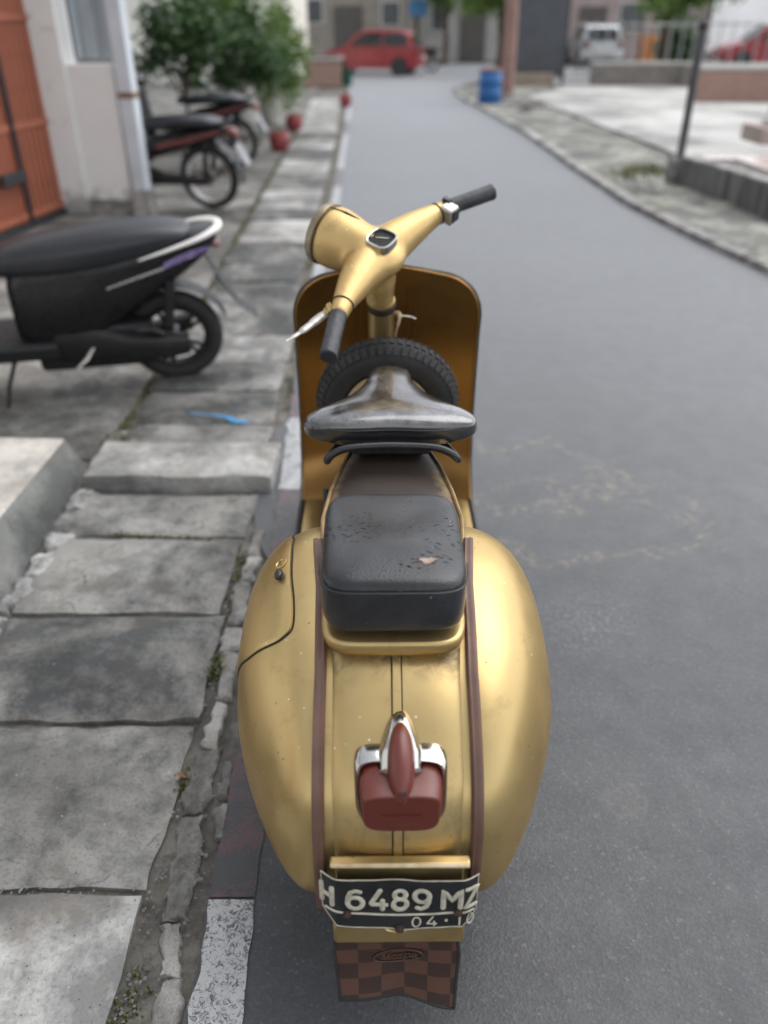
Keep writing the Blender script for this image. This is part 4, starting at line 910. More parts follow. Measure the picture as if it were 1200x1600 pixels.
    hull([(-.305, .03, .80, .008), (-.29, .05, .80, .015), (-.26, .06, .80, .018)], 16, 3).obj('tail_lamp', LENS, r)
    G().box((.95, 0, .31), (.7, .36, .10)).obj('foot_board', BPLAST, r, smooth=0, bevel=.025)
    g = G(); rows = [[Vector((1.22+.10*t-.05*abs(u)**2-.0*t, u*.21*(1-.25*t), .30+.55*t)) for u in [lerp(-1, 1, k/10) for k in range(11)]] for t in [i/8 for i in range(9)]]; g.grid(rows); g.grid([[p+Vector((.02, 0, 0)) for p in q[::-1]] for q in rows]); g.obj('leg_shield', BGLOSS, r)
    hull([(1.1, .1, .93, .03), (1.17, .13, .95, .05), (1.26, .13, .93, .06), (1.34, .08, .9, .04)], 18, 2.5).obj('handlebar_cowl', BGLOSS, r)
    for sg in (-1, 1):
        G().tube([(1.16, sg*.1, .96), (1.10, sg*.33, .98)], .016, 10).obj('grip', RUBBER, r)
        mr = G().tube([(1.18, sg*.18, .97), (1.2, sg*.24, 1.12)], .006, 6).obj('mirror_stem', BPLAST, r); G().ell((1.19, sg*.25, 1.14), (.015, .07, .045), 14, 8).obj('mirror', BPLAST, mr)
        G().tube([(1.26, sg*.07, .27), (1.22, sg*.07, .62)], .02, 10).obj('fork_leg', STEEL, r)
    g = G(); rows = [[Vector((1.26+.3*cos(a), lerp(-.06, .06, k/6), .272+.3*sin(a))) for k in range(7)] for a in [R(lerp(35, 165, i/12)) for i in range(13)]]; g.grid(rows); g.obj('front_fender', BGLOSS, r)
    G().box((.42, .02, .30), (.62, .24, .26)).obj('engine_block', BPLAST, r, smooth=0, bevel=.03); G().tube([(.84, .14, .28), (.90, .20, .14), (.94, .25, -.02)], [.013, .011, .012], 8).obj('side_stand', STEEL, r)
    G().tube([(.45, -.12, .2), (.2, -.16, .22), (-.1, -.17, .27)], [.03, .05, .05], 12).obj('muffler', BPLAST, r)
    return r
mio = scooter_auto((gp(283, 588).x, gp(283, 588).y, 0), R(193), R(9)); mio.scale = (.84, .84, .84)
tag(mio, 'black automatic scooter with white grab rail parked sideways on pavement', 'scooter')
def moped(loc, rz, lean, stripe, seatm):
    r = empty('moped', loc, (-lean, 0, rz))
    spoke_wheel(r, (0, 0, .285), .285, .215, .07, 'rear_wheel'); spoke_wheel(r, (1.24, 0, .285), .285, .215, .07, 'front_wheel')
    hull([(-.26, .05, .70, .03), (-.1, .09, .67, .06), (.15, .11, .62, .08), (.4, .12, .56, .09), (.6, .1, .5, .08), (.8, .07, .45, .06), (1.0, .06, .5, .06)], 18, 2.6).obj('body', BGLOSS, r, smooth=70)
    hull([(-.2, .08, .755, .03), (-.05, .12, .765, .045), (.2, .13, .76, .05), (.45, .12, .745, .05), (.62, .08, .74, .03)], 20, 2.8).obj('seat', seatm, r, smooth=80)
    for sg in (1, -1):
        p = [Vector((-.22, sg*.075, .71)), Vector((.1, sg*.112, .655)), Vector((.42, sg*.126, .585)), Vector((.42, sg*.127, .55)), Vector((.1, sg*.113, .61)), Vector((-.2, sg*.08, .685))]
        G().loft([[q+Vector((0, sg*.003, 0)) for q in p], [q+Vector((0, sg*.006, 0)) for q in p]]).obj('side_stripe', stripe, r, smooth=0)
        G().tube([(.0, sg*.1, .3), (-.06, sg*.11, .62)], .024, 10).obj('shock_absorber', STEEL, r)
        G().tube([(1.24, sg*.07, .285), (1.10, sg*.07, .8)], .02, 8).obj('fork_leg', STEEL, r); G().tube([(1.07, sg*.05, .95), (1.02, sg*.3, .98)], .013, 8).obj('grip', RUBBER, r)
    hull([(-.05, .03, .27, .03, .09), (.1, .035, .275, .04, .09), (.4, .035, .285, .05, .09), (.6, .06, .3, .09, .05), (.75, .06, .3, .09, .04)], 14, 3).obj('chain_case', STEEL, r)
    G().tube([(.7, -.1, .2), (.3, -.13, .22), (-.15, -.14, .3)], [.02, .035, .04], 10).obj('muffler', CHROME, r)
    g = G(); rows = [[Vector((-.33*cos(a), lerp(-.06, .06, k/6), .285+.33*sin(a))) for k in range(7)] for a in [R(lerp(-8, 130, i/16)) for i in range(17)]]; g.grid(rows); g.obj('rear_fender', BPLAST, r)
    g = G(); rows = [[Vector((1.24+.32*cos(a), lerp(-.06, .06, k/6), .285+.32*sin(a))) for k in range(7)] for a in [R(lerp(25, 170, i/14)) for i in range(15)]]; g.grid(rows); g.obj('front_fender', BGLOSS, r)
    G().tube([(-.12, .09, .74), (-.28, .06, .79), (-.28, -.06, .79), (-.12, -.09, .74)], .011, 8).obj('grab_rail', STEEL, r)
    hull([(-.34, .04, .66, .02), (-.31, .06, .68, .035), (-.25, .06, .69, .035)], 14, 3).obj('tail_lamp', LENS, r)
    G().box((-.36, 0, .50), (.006, .12, .2), Matrix.Rotation(R(28), 3, 'Y')).obj('number_plate', RAILG0, r, smooth=0)
    g = G(); rows = [[Vector((1.02+.05*t, u*.2*(1-.3*t), .35+.5*t)) for u in [lerp(-1, 1, k/8) for k in range(9)]] for t in [i/6 for i in range(7)]]; g.grid(rows); g.obj('leg_shield', BGLOSS, r)
    hull([(.98, .09, .94, .03), (1.05, .12, .97, .06), (1.16, .09, .93, .06)], 14, 2.4).obj('headlamp_cowl', BGLOSS, r)
    G().tube([(.6, .1, .25), (.63, .2, .1), (.64, .24, .01)], .01, 6).obj('side_stand', STEEL, r)
    return r
REDG = M('red_graphic', (.22, .05, .04), (.10, .05, .045), 20, .35)
mo = moped((-1.62, 8.0, 0), R(168), R(7), REDG, SEATM); tag(mo, 'black moped with red side stripe and spoked wheel behind the white post', 'moped', 'mopeds in the carport')
m2 = copy_tree(mo); m2.location = (-1.80, 10.6, 0); m2.rotation_euler = (R(-7), 0, R(174)); tag(m2, 'second black moped standing behind the red striped one, nearer the bushes', 'moped', 'mopeds in the carport')
m3 = copy_tree(mo); m3.location = (1.75, 33.5, 0); m3.rotation_euler = (R(-5), 0, R(170)); tag(m3, 'far dark moped standing beside the red hatchback at the street end', 'moped', 'mopeds in the carport'); m3['group'] = 'mopeds'
mo['group'] = m2['group'] = 'mopeds'
# ================================================================== plants
def leaves(c, rad, n, size, seed, hollow=.25, flat=1):
    r = random.Random(seed); g = G(); c = Vector(c)
    cl = [Vector((r.gauss(0, 1), r.gauss(0, 1), r.gauss(0, 1))).normalized()*r.uniform(.45, .95) for _ in range(26)]
    for i in range(n):
        k = r.choice(cl); d = k+Vector((r.gauss(0, .17), r.gauss(0, .17), r.gauss(0, .15)))
        p = c+Vector((d.x*rad[0], d.y*rad[1], d.z*rad[2])); s = size*r.uniform(.6, 1.3)
        a = Vector((r.gauss(0, 1), r.gauss(0, 1), r.gauss(0, .6))).normalized(); b = a.cross(Vector((r.gauss(0, 1), r.gauss(0, 1), r.gauss(0, 1)))).normalized(); 
        g.add([p-a*s, p+b*s*.38+a*s*.1, p+a*s, p-b*s*.38+a*s*.1], [(0, 1, 2, 3)])
    return g
def shrub(name, loc, rad, h, n, size, m, seed, label, cat='shrub', trunk=.03, pot=None, group=None):
    e = empty(name, loc); tag(e, label, cat, group)
    f = leaves((0, 0, h), rad, n, size, seed).obj('crown', m, e, smooth=0, merge=False)
    r = random.Random(seed); g = G()
    g.tube([(0, 0, .0), (.03, .02, h*.4), (.0, .0, h*.8)], [trunk, trunk*.8, trunk*.5], 8)
    for k in range(6):
        a = r.uniform(0, 6.3); q = Vector((cos(a)*rad[0]*.6, sin(a)*rad[1]*.6, h+rad[2]*r.uniform(-.2, .5))); g.tube([(0, 0, h*.45), q*.5+Vector((0, 0, h*.25)), q], [trunk*.5, trunk*.35, trunk*.12], 5)
    g.obj('trunk', BARK, e)
    if pot: G().lathe([(.001, 0), (.16, 0), (.22, .36), (.24, .37), (.24, .42), (.2, .42), (.2, .38), (.001, .38)], 22).obj('pot', pot, e)
    return e
BARK = M('bark', (.12, .085, .06), (.06, .045, .035), 10, .9, bs=40, bst=.5)
WPOT = M('white_pot', (.6, .58, .52), None, 8, .7); REDPOT = M('red_pot', (.28, .05, .055), (.2, .04, .04), 8, .7)
shrub('potted_shrub', (-2.75, 12.3, 0), (.62, .8, .62), 1.25, 2600, .07, LEAF, 11, 'dark green potted shrub just behind the mopeds, left of the others', pot=WPOT, group='shrubs by the carport')
shrub('potted_shrub', (-2.15, 13.6, 0), (.65, .8, .72), 1.15, 3000, .065, LEAF, 12, 'large dark bushy shrub in a white pot in the middle of the row', pot=WPOT, group='shrubs by the carport')
shrub('potted_shrub', (-1.98, 15.6, 0), (.60, .8, .85), 1.0, 3000, .06, LEAFL, 13, 'lighter green shrub reaching low toward the pavement at end of the row', pot=WPOT, group='shrubs by the carport')
shrub('potted_shrub', (-2.9, 16.5, 0), (.8, .9, .8), 1.9, 2200, .08, LEAFL, 14, 'tall pale green shrub at the back behind the row of shrubs', group='shrubs by the carport')
def redpot(u, v, s, label):
    p = gp(u, v); e = empty('red_pot', (p.x, p.y, 0)); tag(e, label, 'pot', 'red pots along the pavement')
    G().lathe([(.001, 0), (.08*s, 0), (.125*s, .07*s), (.135*s, .14*s), (.12*s, .2*s), (.1*s, .235*s), (.085*s, .235*s), (.09*s, .2*s), (.001, .19*s)], 22).obj('bowl', REDPOT, e)
    leaves((0, 0, .25*s), (.05*s, .05*s, .04*s), 30, .02, int(u)).obj('sprout', LEAFL, e, smooth=0, merge=False)
redpot(437, 236, 1.05, 'round red pot nearest the mopeds beside the slabs'); redpot(460, 205, 1.05, 'middle red pot at the foot of the lighter shrub'); redpot(540, 167, 1.0, 'far red pot standing by the road edge')
# ================================================================== street end
PANE = M('far_pane', (.09, .10, .105), None, 3, .3); FDOOR = M('far_door', (.12, .11, .10), None, 3, .7)
def building(name, x0, x1, y, d, h, m, label, wins=(), doors=(), roofm=None):
    e = empty(name, ((x0+x1)/2, y, 0)); tag(e, label, 'building'); w_ = x1-x0
    boxobj('wall', (0, d/2, h/2), (w_, d, h), m, e, 0); boxobj('roof', (0, d/2-.2, h+.08), (w_+.6, d+.8, .16), roofm or DARKF, e, 0)
    for x, z, ww, hh in wins:
        f = boxobj('window', (x-(x0+x1)/2, -.02, z), (ww, .08, hh), WPLAST, e, 0); boxobj('pane', (x-(x0+x1)/2, -.045, z), (ww-.12, .06, hh-.12), PANE, f, 0)
    for x, ww, hh, mm in doors: boxobj('door', (x-(x0+x1)/2, -.03, hh/2), (ww, .08, hh), mm, e, 0)
    return e
BEIGE = M('beige_render', (.34, .30, .26), (.26, .23, .2), 1.5, .9); GREYW = M('grey_render', (.45, .44, .42), (.36, .35, .33), 1.5, .9); PINKW = M('pink_render', (.45, .36, .34), None, 1.5, .9)
building('white_house', -9, -2.7, 27, 6, 3.6, M('cream_wall', (.8, .78, .7), (.72, .7, .63), 1, .85), 'bright cream house at the far left of the street', [(-4.3, 2.2, 1.0, .7)], [(-3.2, .7, 1.4, GREYW)])
building('beige_house', -4.5, 1.4, 42, 6, 4.5, BEIGE, 'beige brown house with dark doorway behind the red hatchback', [(.3, 1.9, .9, 1.0), (-3.2, 2.0, 1.0, 1.0)], [(-1.6, 1.3, 2.2, FDOOR)], M('maroon_roof', (.16, .05, .05), None, 4, .7))
building('grey_shop', 1.6, 6.5, 43, 6, 4.2, GREYW, 'pale grey shop front behind the tree at the street end', [(2.6, 1.8, .9, 1.2), (5.6, 1.7, .9, 1.2)], [(4.1, 1.2, 2.1, FDOOR)])
building('pink_shop', 6.8, 13, 44, 6, 4.6, PINKW, 'dull pink shop behind the silver car', [(8, 1.8, 1.2, 1.2), (11.6, 1.8, 1.2, 1.2)], [(9.8, 1.3, 2.2, FDOOR)])
building('brown_shop', 13.3, 21, 48, 6, 5, BEIGE, 'brown shop with wide shutters far right of the tree', [(15, 1.9, 1.3, 1.2)], [(18, 2.4, 2.4, GREYW)])
building('long_house', -22, -5, 43, 6, 4.2, GREYW, 'long grey house far left beyond the shrubs', [(-9, 1.8, 1.2, 1.2), (-14, 1.8, 1.2, 1.2)], [(-11.5, 1.2, 2.1, FDOOR)])
pl = empty('brick_planter', gp(505, 136)); tag(pl, 'low salmon brick planter box on the far left pavement', 'planter')
SALM = M('salmon_brick', (.34, .21, .165), (.26, .17, .14), 6, .8)
boxobj('box', (0, .3, .33), (1.0, .6, .66), SALM, pl, .01); boxobj('cap', (0, .3, .69), (1.1, .7, .07), GREYW, pl, .005); boxobj('soil', (0, .3, .74), (.9, .5, .05), SOIL, pl, 0)
gb = empty('green_bucket', gp(541, 134)); tag(gb, 'dark green bucket standing by the brick planter', 'bucket'); G().lathe([(.001, 0), (.16, 0), (.2, .42), (.215, .43), (.19, .43), (.15, .05), (.001, .05)], 20).obj('bowl', M('green_plastic', (.01, .09, .06), None, 5, .4), gb); G().tube([(.2*cos(a), 0, .42+.2*sin(a)) for a in [pi*k/10 for k in range(11)]], .008, 6).obj('handle', STEEL, gb)
def car(name, loc, rz, paint, label, L=3.9, W=1.66, Hh=1.52):
    e = empty(name, loc, (0, 0, rz)); tag(e, label, 'car')
    lo = [(-L/2, .35), (-L/2+.02, .62), (-L/2+.08, .9), (-L*.3, .96), (L*.14, .97), (L*.30, .93), (L*.45, .78), (L/2, .62), (L/2, .35), (L*.42, .24), (-L*.42, .24)]
    rings = []
    for y, k in ((-W/2+.04, .965), (-W/2, .99), (-W/2+.0, 1.0), (0, 1.0), (W/2, 1.0), (W/2, .99), (W/2-.04, .965)):
        yy = y; rings.append([Vector((x*k, yy, .55+(z-.55)*(k if k < 1 else 1))) for x, z in lo])
    G().loft(rings).obj('body', paint, e, smooth=35, bevel=.03)
    cb = [(-L*.46, .9), (-L*.40, Hh-.12), (-L*.30, Hh), (L*.02, Hh), (L*.10, Hh-.06), (L*.27, .93)]
    G().loft([[Vector((x, -W/2+.06, z)) if z < 1 else Vector((x, -W/2+.2, z)) for x, z in cb], [Vector((x, W/2-.06, z)) if z < 1 else Vector((x, W/2-.2, z)) for x, z in cb]]).obj('cabin', paint, e, smooth=20, bevel=.03)
    for sg in (-1, 1):
        def sd(x, z): return Vector((x, sg*(W/2-.06-.14*(z-.93)/(Hh-.93)+.012), z))
        for q in ([(-L*.40, 1.0), (-L*.365, Hh-.16), (-L*.29, Hh-.1), (-L*.15, Hh-.1), (-L*.15, 1.0)], [(-L*.13, 1.0), (-L*.13, Hh-.1), (L*.02, Hh-.1), (L*.085, Hh-.15), (L*.20, 1.0)]):
            G().loft([[sd(*p) for p in q], [sd(*p)+Vector((0, -sg*.02, 0)) for p in q]]).obj('side_window', GLASS, e, smooth=0)
        dr = boxobj('door', (-L*.02, sg*(W/2+.003), .65), (L*.27, .02, .5), paint, e, .008); boxobj('door_handle', (-L*.11, sg*(W/2+.02), .82), (.16, .03, .03), paint, dr, .008)
        boxobj('headlight', (L*.455, sg*W*.36, .72), (.16, .34, .15), SILVER, e, .02); boxobj('tail_lamp', (-L*.485, sg*W*.40, .82), (.12, .22, .26), LENS, e, .02)
        for x in (-L*.31, L*.32):
            Mx = Matrix.Translation((x, sg*(W/2-.10), .30)) @ Matrix.Rotation(R(90), 4, 'X')
            ty = G().lathe(tyre_prof(.30, .19, .2, 14), 28, Mx).obj('wheel', RUBBER, e); G().lathe([(.2, -.105), (.13, -.112), (.05, -.1), (.001, -.1), (.001, .1), (.05, .1), (.13, .112), (.2, .105)], 24, Mx).obj('hub_cap', SILVER, ty)
            G().lathe([(.34, -.112), (.34, -.02), (.345, .02), (.34, .112)], 28, Mx, True).obj('wheel_arch', DARKF, e)
    bx = G(); bx.add([(-L*.475, -W*.36, 1.0), (-L*.475, W*.36, 1.0), (-L*.415, W*.32, Hh-.14), (-L*.415, -W*.32, Hh-.14)], [(0, 1, 2, 3)]); bx.obj('rear_window', GLASS, e, smooth=0)
    bx = G(); bx.add([(L*.275, -W*.40, .97), (L*.275, W*.40, .97), (L*.115, W*.34, Hh-.07), (L*.115, -W*.34, Hh-.07)], [(0, 1, 2, 3)]); bx.obj('windscreen', GLASS, e, smooth=0)
    boxobj('bumper', (-L*.49, 0, .42), (.16, W*.92, .2), paint, e, .03); boxobj('number_plate', (-L*.513, 0, .62), (.02, .5, .14), WPLAST, e, 0)
    return e
REDC = M('red_car_paint', (.36, .025, .03), (.30, .02, .025), 2, .3, coat=.6); SILC = M('silver_car_paint', (.55, .56, .57), None, 2, .3, .5, coat=.5)
rc1 = car('parked_car', (-.35, 31.6, 0), R(166), REDC, 'red hatchback parked across the far end of the road, left')
rc1.scale = (.88, .88, .88)
car('parked_car', (8.7, 38.3, 0), R(88), SILC, 'silver car parked behind the railing near the grey board')
car('parked_car', (15.2, 36.3, 0), R(178), REDC, 'bright red car on the far right behind the low planter wall')
# tree by the board, barrel, posts, board
def tree(name, loc, h, rad, m, n, size, seed, label, tr=.14):
    e = empty(name, loc); tag(e, label, 'tree'); r = random.Random(seed); g = G(); g.tube(spline([(0, 0, 0), (.05, 0, h*.35), (-.04, .05, h*.7), (0, 0, h)], 4), [lerp(tr, tr*.45, k/12) for k in range(13)], 10)
    for k in range(8):
        a = 6.28*k/8+r.uniform(-.3, .3); q = Vector((cos(a)*rad[0]*.7, sin(a)*rad[1]*.7, h+rad[2]*r.uniform(-.3, .5))); g.tube([(0, 0, h*.7), (q.x*.4, q.y*.4, h*.95), q], [tr*.4, tr*.25, tr*.08], 6)
    g.obj('trunk', BARK, e); leaves((0, 0, h+rad[2]*.25), rad, n, size, seed).obj('crown', m, e, smooth=0, merge=False); return e
tree('street_tree', (4.0, 31.5, 0), 2.6, (1.9, 1.8, 1.1), LEAFL, 3200, .13, 21, 'street tree with dark trunk standing behind the blue barrel', .2)
tree('street_tree', (8.75, 28.8, 0), 2.3, (1.7, 1.6, .9), LEAFL, 2600, .13, 22, 'small spreading tree right of the silver car')
shrub('hedge_bush', (9.6, 30, 0), (.85, .7, .7), .95, 1800, .09, LEAF, 23, 'round green bush right of the small spreading tree', 'bush')
tree('street_tree', (2.6, 39.5, 0), 2.7, (1.7, 1.5, .9), LEAFL, 2200, .14, 24, 'far leafy tree right of the red hatchback across the street')
br = empty('blue_barrel', gp(764, 164)); tag(br, 'blue plastic barrel standing at the right road edge', 'barrel')
G().lathe([(.001, 0), (.22, .0), (.24, .03), (.245, .2), (.255, .215), (.255, .235), (.245, .25), (.245, .44), (.255, .455), (.255, .475), (.245, .49), (.235, .64), (.21, .68), (.2, .68), (.2, .66), (.001, .66)], 30).obj('drum', M('blue_drum', (.02, .13, .36), (.015, .1, .3), 3, .4), br); G().lathe([(.235, .655), (.25, .66), (.25, .69), (.2, .70), (.001, .70)], 30).obj('lid', M('brown_lid', (.25, .13, .1), None, 8, .7), br); G().lathe([(.03, .70), (.03, .72), (.001, .72)], 10).obj('bung', BPLAST, br)
wp = empty('wooden_post', gp(790, 157)); tag(wp, 'reddish brown post between blue barrel and dark board', 'post'); G().tube([(0, 0, 0), (.01, 0, 1.2), (-.02, 0, 2.6), (-.03, 0, 3.6)], [.16, .15, .14, .13], 12).obj('shaft', M('red_brown_wood', (.32, .19, .16), (.22, .13, .11), 5, .85, bs=30, bst=.4), wp); G().lathe([(.2, 0), (.18, .12), (.16, .13)], 14).obj('collar', CONC_K, wp)
bd = empty('dark_board', (4.3, 25.8, 0)); tag(bd, 'big dark grey board standing on a stone base', 'board'); boxobj('panel', (0, 0, 2.0), (1.52, .12, 3.6), M('slate_grey', (.075, .08, .09), None, 2, .6), bd, .01); boxobj('base', (-.1, -.35, .16), (1.1, .5, .32), M('stone_base', (.33, .26, .19), (.22, .19, .15), 5, .9, bs=12, bst=.6), bd, .02)
for sg in (-1, 1): boxobj('frame_post', (sg*.78, 0, 1.9), (.06, .14, 3.8), DARKF, bd, .005)
# rubble by the barrel
for i, (u, v, w_, z) in enumerate([(815, 167, .35, .10), (835, 172, .3, .12), (850, 163, .35, .08), (822, 178, .22, .09), (868, 172, .25, .06), (745, 160, .3, .05)]):
    p = gp(u, v); r = random.Random(i); g = G(); ring = [Vector((w_*cos(a)*r.uniform(.7, 1.1), w_*.6*sin(a)*r.uniform(.7, 1.1), 0)) for a in [2*pi*k/9 for k in range(9)]]
    g.loft([ring, [q*.9+Vector((0, 0, z*.6)) for q in ring], [q*.5+Vector((0, 0, z)) for q in ring]]); o = g.obj('rubble_lump', M('rubble%d' % i, (.16, .15, .145), (.08, .075, .07), 9, .9, bs=20, bst=.5), smooth=0)
    o.location = (p.x, p.y, 0); tag(o, ['low dark lump of rubble close behind the blue barrel', 'larger dark rubble lump nearest the road bend', 'flat rubble lump at the foot of the dark board', 'small front rubble lump beside the verge', 'pale edged rubble lump farthest right of the heap', 'flat crumbled patch left of the blue barrel'][i], 'rubble', 'rubble by the barrel')
# ================================================================== right side
VERGE = concrete_mat('verge_stone', (.36, .35, .31), (.13, .13, .12), (.15, .15, .08), bias=.5, sc=.9)
rows = []; y = 2
while y < 25:
    a = xr(y)-.03; b = interp([(2, 5.4), (6.8, 3.45), (9, 3.2), (11.5, 3.9), (20, 3.4), (26, 5)], y); rows.append([Vector((lerp(a, b, k/12), y, .012+.03*nz(k*.4, y, 0, 1.7)+.03*(k > 0))) for k in range(13)]); y += .25
g = G(); g.grid(rows); tag(g.obj('verge', VERGE, smooth=60), kind='structure')
kb = empty('right_kerb', (2.4, 10, 0)); tag(kb, kind='structure'); y = 3.2; i = 0
while y < 22:
    L_ = .55; a = Vector((xr(y)-.02, y, 0)); b = Vector((xr(y+L_)-.02, y+L_, 0)); d = b-a
    o = G().box((0, 0, .015), (L_*.96, .13, .07)).obj('kerb_stone', CONC_K if i % 3 else CONC_L, kb, smooth=0, bevel=.012); o.location = (a+b)/2+Vector((.02*nz(y, 0, 0), 0, 0))-kb.location; o.rotation_euler = (0, 0, math.atan2(d.y, d.x)); y += L_; i += 1
sheet('plaza', [(3.3, 20.5), (3.75, 12), (3.85, 9.2), (30, 9.2), (30, 24.5), (5, 24.6)], .07, CONC_W)
sheet('car_park', [(4, 24.6), (40, 24.6), (40, 34), (4, 34)], .02, M('carpark_grey', (.22, .22, .22), None, 1, .9))
# terrace with dark stained side wall
tw = empty('terrace', (3.6, 8, 0)); tag(tw, 'raised pink tiled terrace with dark streaked concrete side at right edge', 'terrace')
def streak():
    t = NT('streaked_concrete'); a = t.noise(5, 5, .6, co=t.coord((1.6, 1.6, .25))); t.p(Base_Color=t.mix(t.ramp(a, (.38, 0.), (.68, 1.)), (.07, .071, .075), (.22, .215, .2)), Roughness=.9); t.bump(t.noise(20, 4), .3, .01); return t.m
T = [(-.47, 1.12), (-.20, -.75), (.05, -2.2), (6, -2.2), (6, 1.3), (-.40, 1.3)]
G().prism(T, -.03, .30).obj('side_wall', streak(), tw, smooth=0)
TILE = M('pink_tile', (.52, .42, .39), (.42, .34, .32), 3, .28)
tn = 0
for ix in range(8):
    for iy in range(10):
        x = -.13+ix*.305; y = 1.0-iy*.305
        if x < interp([(-2.2, .05), (-.75, -.20), (1.12, -.47)], y-.15)+.27: continue
        if tn == 0: tile0 = G().box((0, 0, .312), (.298, .298, .02)).obj('floor_tile', TILE, tw, smooth=0, bevel=.003); o = tile0
        else: o = tile0.copy(); COL.objects.link(o)
        o.location = (x, y, 0); tn += 1
cp = boxobj('coping', (0, 0, .312), (.13, 1.9, .022), CONC_K, tw, .003); cp.location = (-.27, .18, 0); cp.rotation_euler = (0, 0, R(8.2))
pk = empty('dark_post', (3.17, 9.25, .0)); tag(pk, 'dark grey steel post at the terrace corner', 'post'); G().tube([(0, 0, .0), (0, 0, 1.46)], .042, 14).obj('shaft', M('post_grey', (.04, .04, .045), (.09, .09, .095), 4, .5), pk); G().lathe([(.056, 1.46), (.056, 1.5), (.03, 1.53), (.001, 1.53)], 14).obj('cap', BPLAST, pk); boxobj('footing', (0, 0, .14), (.2, .2, .3), CONC_K, pk, .01)
cl_ = empty('white_column', gp(1212, 222, .31)); tag(cl_, 'pale column with pinkish square base at the right edge', 'column')
boxobj('plinth', (0, 0, .09), (.62, .62, .18), M('pink_stone', (.48, .38, .33), None, 4, .7), cl_, .01); G().lathe([(.2, .18), (.2, .24), (.15, .28), (.14, 1.5), (.13, 3.2)], 26).obj('shaft', M('column_white', (.62, .58, .53), (.52, .48, .44), 3, .6), cl_)
# low planter wall at the back of the plaza
pwl = empty('planter_wall', (8, 20, 0)); tag(pwl, 'low weathered stone planter wall along the back of the plaza', 'wall')
STW = M('weathered_stone', (.26, .23, .2), (.14, .13, .12), 4, .9, bs=14, bst=.6)
for x, y, L_, h, rz, m in [(-1.1, 4.9, 2.4, .5, -3, STW), (1.3, 3.9, 2.8, .5, -35, STW), (.4, -.6, 3.4, .62, 0, SALM), (3.2, -.9, 2.6, .6, 4, STW), (7.5, -.6, 6, .6, 2, STW)]:
    o = boxobj('wall_block', (0, 0, h/2+.06), (L_, .4, h), m, pwl, .015); o.location = (x, y, 0); o.rotation_euler = (0, 0, R(rz)); q = boxobj('coping', (0, 0, h+.09), (L_+.06, .48, .07), GREYW, o, .01)
rl = empty('railing', (9, 25.2, 0)); tag(rl, 'white metal railing in front of the parked cars', 'railing'); 
RAILG = M('rail_grey', (.42, .43, .43), None, 3, .6)
for k in range(22): G().box((-3.6+k*.34, 0, .95), (.025, .025, 1.3)).obj('bar', RAILG, rl, smooth=0) if k == 0 else None
b0 = rl.children[0]
for k in range(1, 22): o = b0.copy(); COL.objects.link(o); o.location = (k*.34, 0, 0)
for z in (.35, 1.5): boxobj('rail', (0, 0, z), (7.6, .04, .04), RAILG, rl, 0)
def banner_mat():
    t = NT('banner_cloth'); t.p(Base_Color=(.88, .89, .9), Roughness=.6); tr = t.n('BsdfTranslucent'); tr.inputs[0].default_value = (.9, .91, .93, 1)
    ms = t.n('MixShader'); ms.inputs[0].default_value = .55; t.t.links.new(t.b.outputs[0], ms.inputs[1]); t.t.links.new(tr.outputs[0], ms.inputs[2]); t.t.links.new(ms.outputs[0], t.t.nodes['Material Output'].inputs[0]); return t.m
ww = empty('white_banner', (14.2, 40.6, 0)); tag(ww, 'large white cloth banner glowing at the upper right corner', 'banner')
G().grid([[Vector((lerp(0, 11, k/30), .05*sin(k*.9)+.03*sin(j*2+k), lerp(.5, 4.6, j/8))) for k in range(31)] for j in range(9)]).obj('cloth', banner_mat(), ww)
for x in (-.05, 5.5, 11.05): G().tube([(x, .15, 0), (x, .15, 4.8)], .05, 10).obj('pole', STEEL, ww)
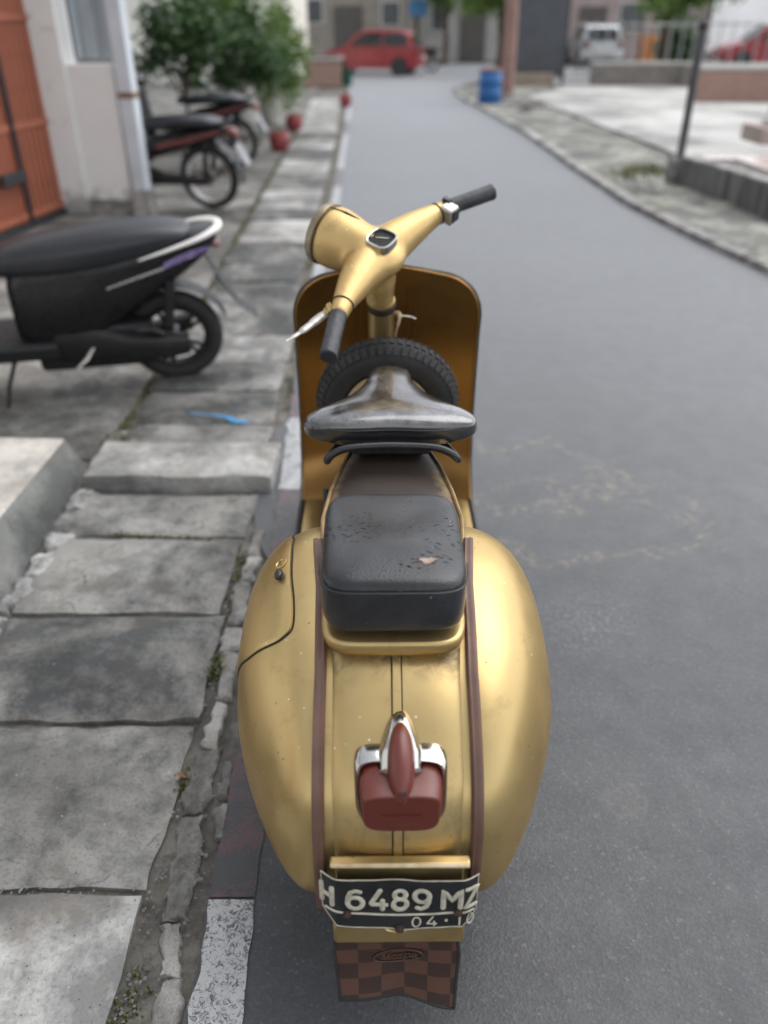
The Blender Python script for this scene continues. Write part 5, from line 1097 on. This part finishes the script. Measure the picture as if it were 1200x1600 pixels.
ok = empty('orange_stall', (11.2, 38.5, 0)); tag(ok, 'small orange street stall behind the railing', 'stall'); boxobj('counter', (0, 0, .55), (1.0, .7, 1.1), M('orange_paint', (.6, .22, .05), None, 3, .6), ok, .02); boxobj('canopy', (0, 0, 2.1), (1.3, 1.0, .08), WPLAST, ok, .01)
for a, b in ((-.45, -.3), (.45, -.3), (-.45, .3), (.45, .3)): boxobj('leg', (a, b, 1.55), (.04, .04, 1.1), STEEL, ok, 0)
sg = empty('blue_sign', (1.5, 41.4, 0)); tag(sg, 'small blue sign on a pole above the far moped', 'sign'); G().tube([(0, 0, 0), (0, 0, 2.7)], .04, 8).obj('pole', STEEL, sg); boxobj('plate', (0, -.05, 2.1), (.8, .03, .6), M('sign_blue', (.08, .25, .5), None, 3, .5), sg, .01)
for i, (u, v) in enumerate([(1000, 293), (1027, 301)]):
    p = gp(u, v, .05); o = G().lathe([(.001, .0), (.035, .0), (.045, .09), (.048, .092), (.044, .092), (.034, .006), (.001, .006)], 16).obj('paper_cup', WPLAST); o.location = (p.x, p.y, .06); tag(o, ['small white paper cup on the verge, nearer the grass tuft', 'small white paper cup on the verge, nearer the terrace wall'][i], 'cup', 'cups on the verge')  # white cups added where blurred bright highlights lie
grass('verge_grass', pix([(1000, 275), (1020, 270), (985, 280)], 160, .12, .12, .15)+pix([(890, 225), (870, 220), (1085, 325), (960, 285)], 60, .06, .15, .2), WEED, 9, 'green grass tufts growing on the right verge')
g = G(); rl_ = random.Random(4)
for u, v in [(375, 775), (370, 782), (452, 712), (383, 640), (430, 655), (240, 655), (205, 690), (190, 700), (200, 675), (366, 905), (283, 1212)]:
    p = gp(u, v, .012); a = rl_.uniform(0, 6); d = Vector((cos(a), sin(a), .15)); q = Vector((-sin(a), cos(a), rl_.uniform(-.3, .3))); L_ = rl_.uniform(.007, .014)
    g.add([p-d*L_, p+q*L_*.45+Vector((0, 0, .004)), p+d*L_, p-q*L_*.45+Vector((0, 0, .004))], [(0, 1, 2), (0, 2, 3)])
tag(g.obj('dry_leaves', M('dry_leaf', (.34, .15, .05), (.2, .1, .05), 30, .8), smooth=0, merge=False), 'dry brown leaves scattered over the pavement slabs and gutter', 'leaves', kind='stuff')
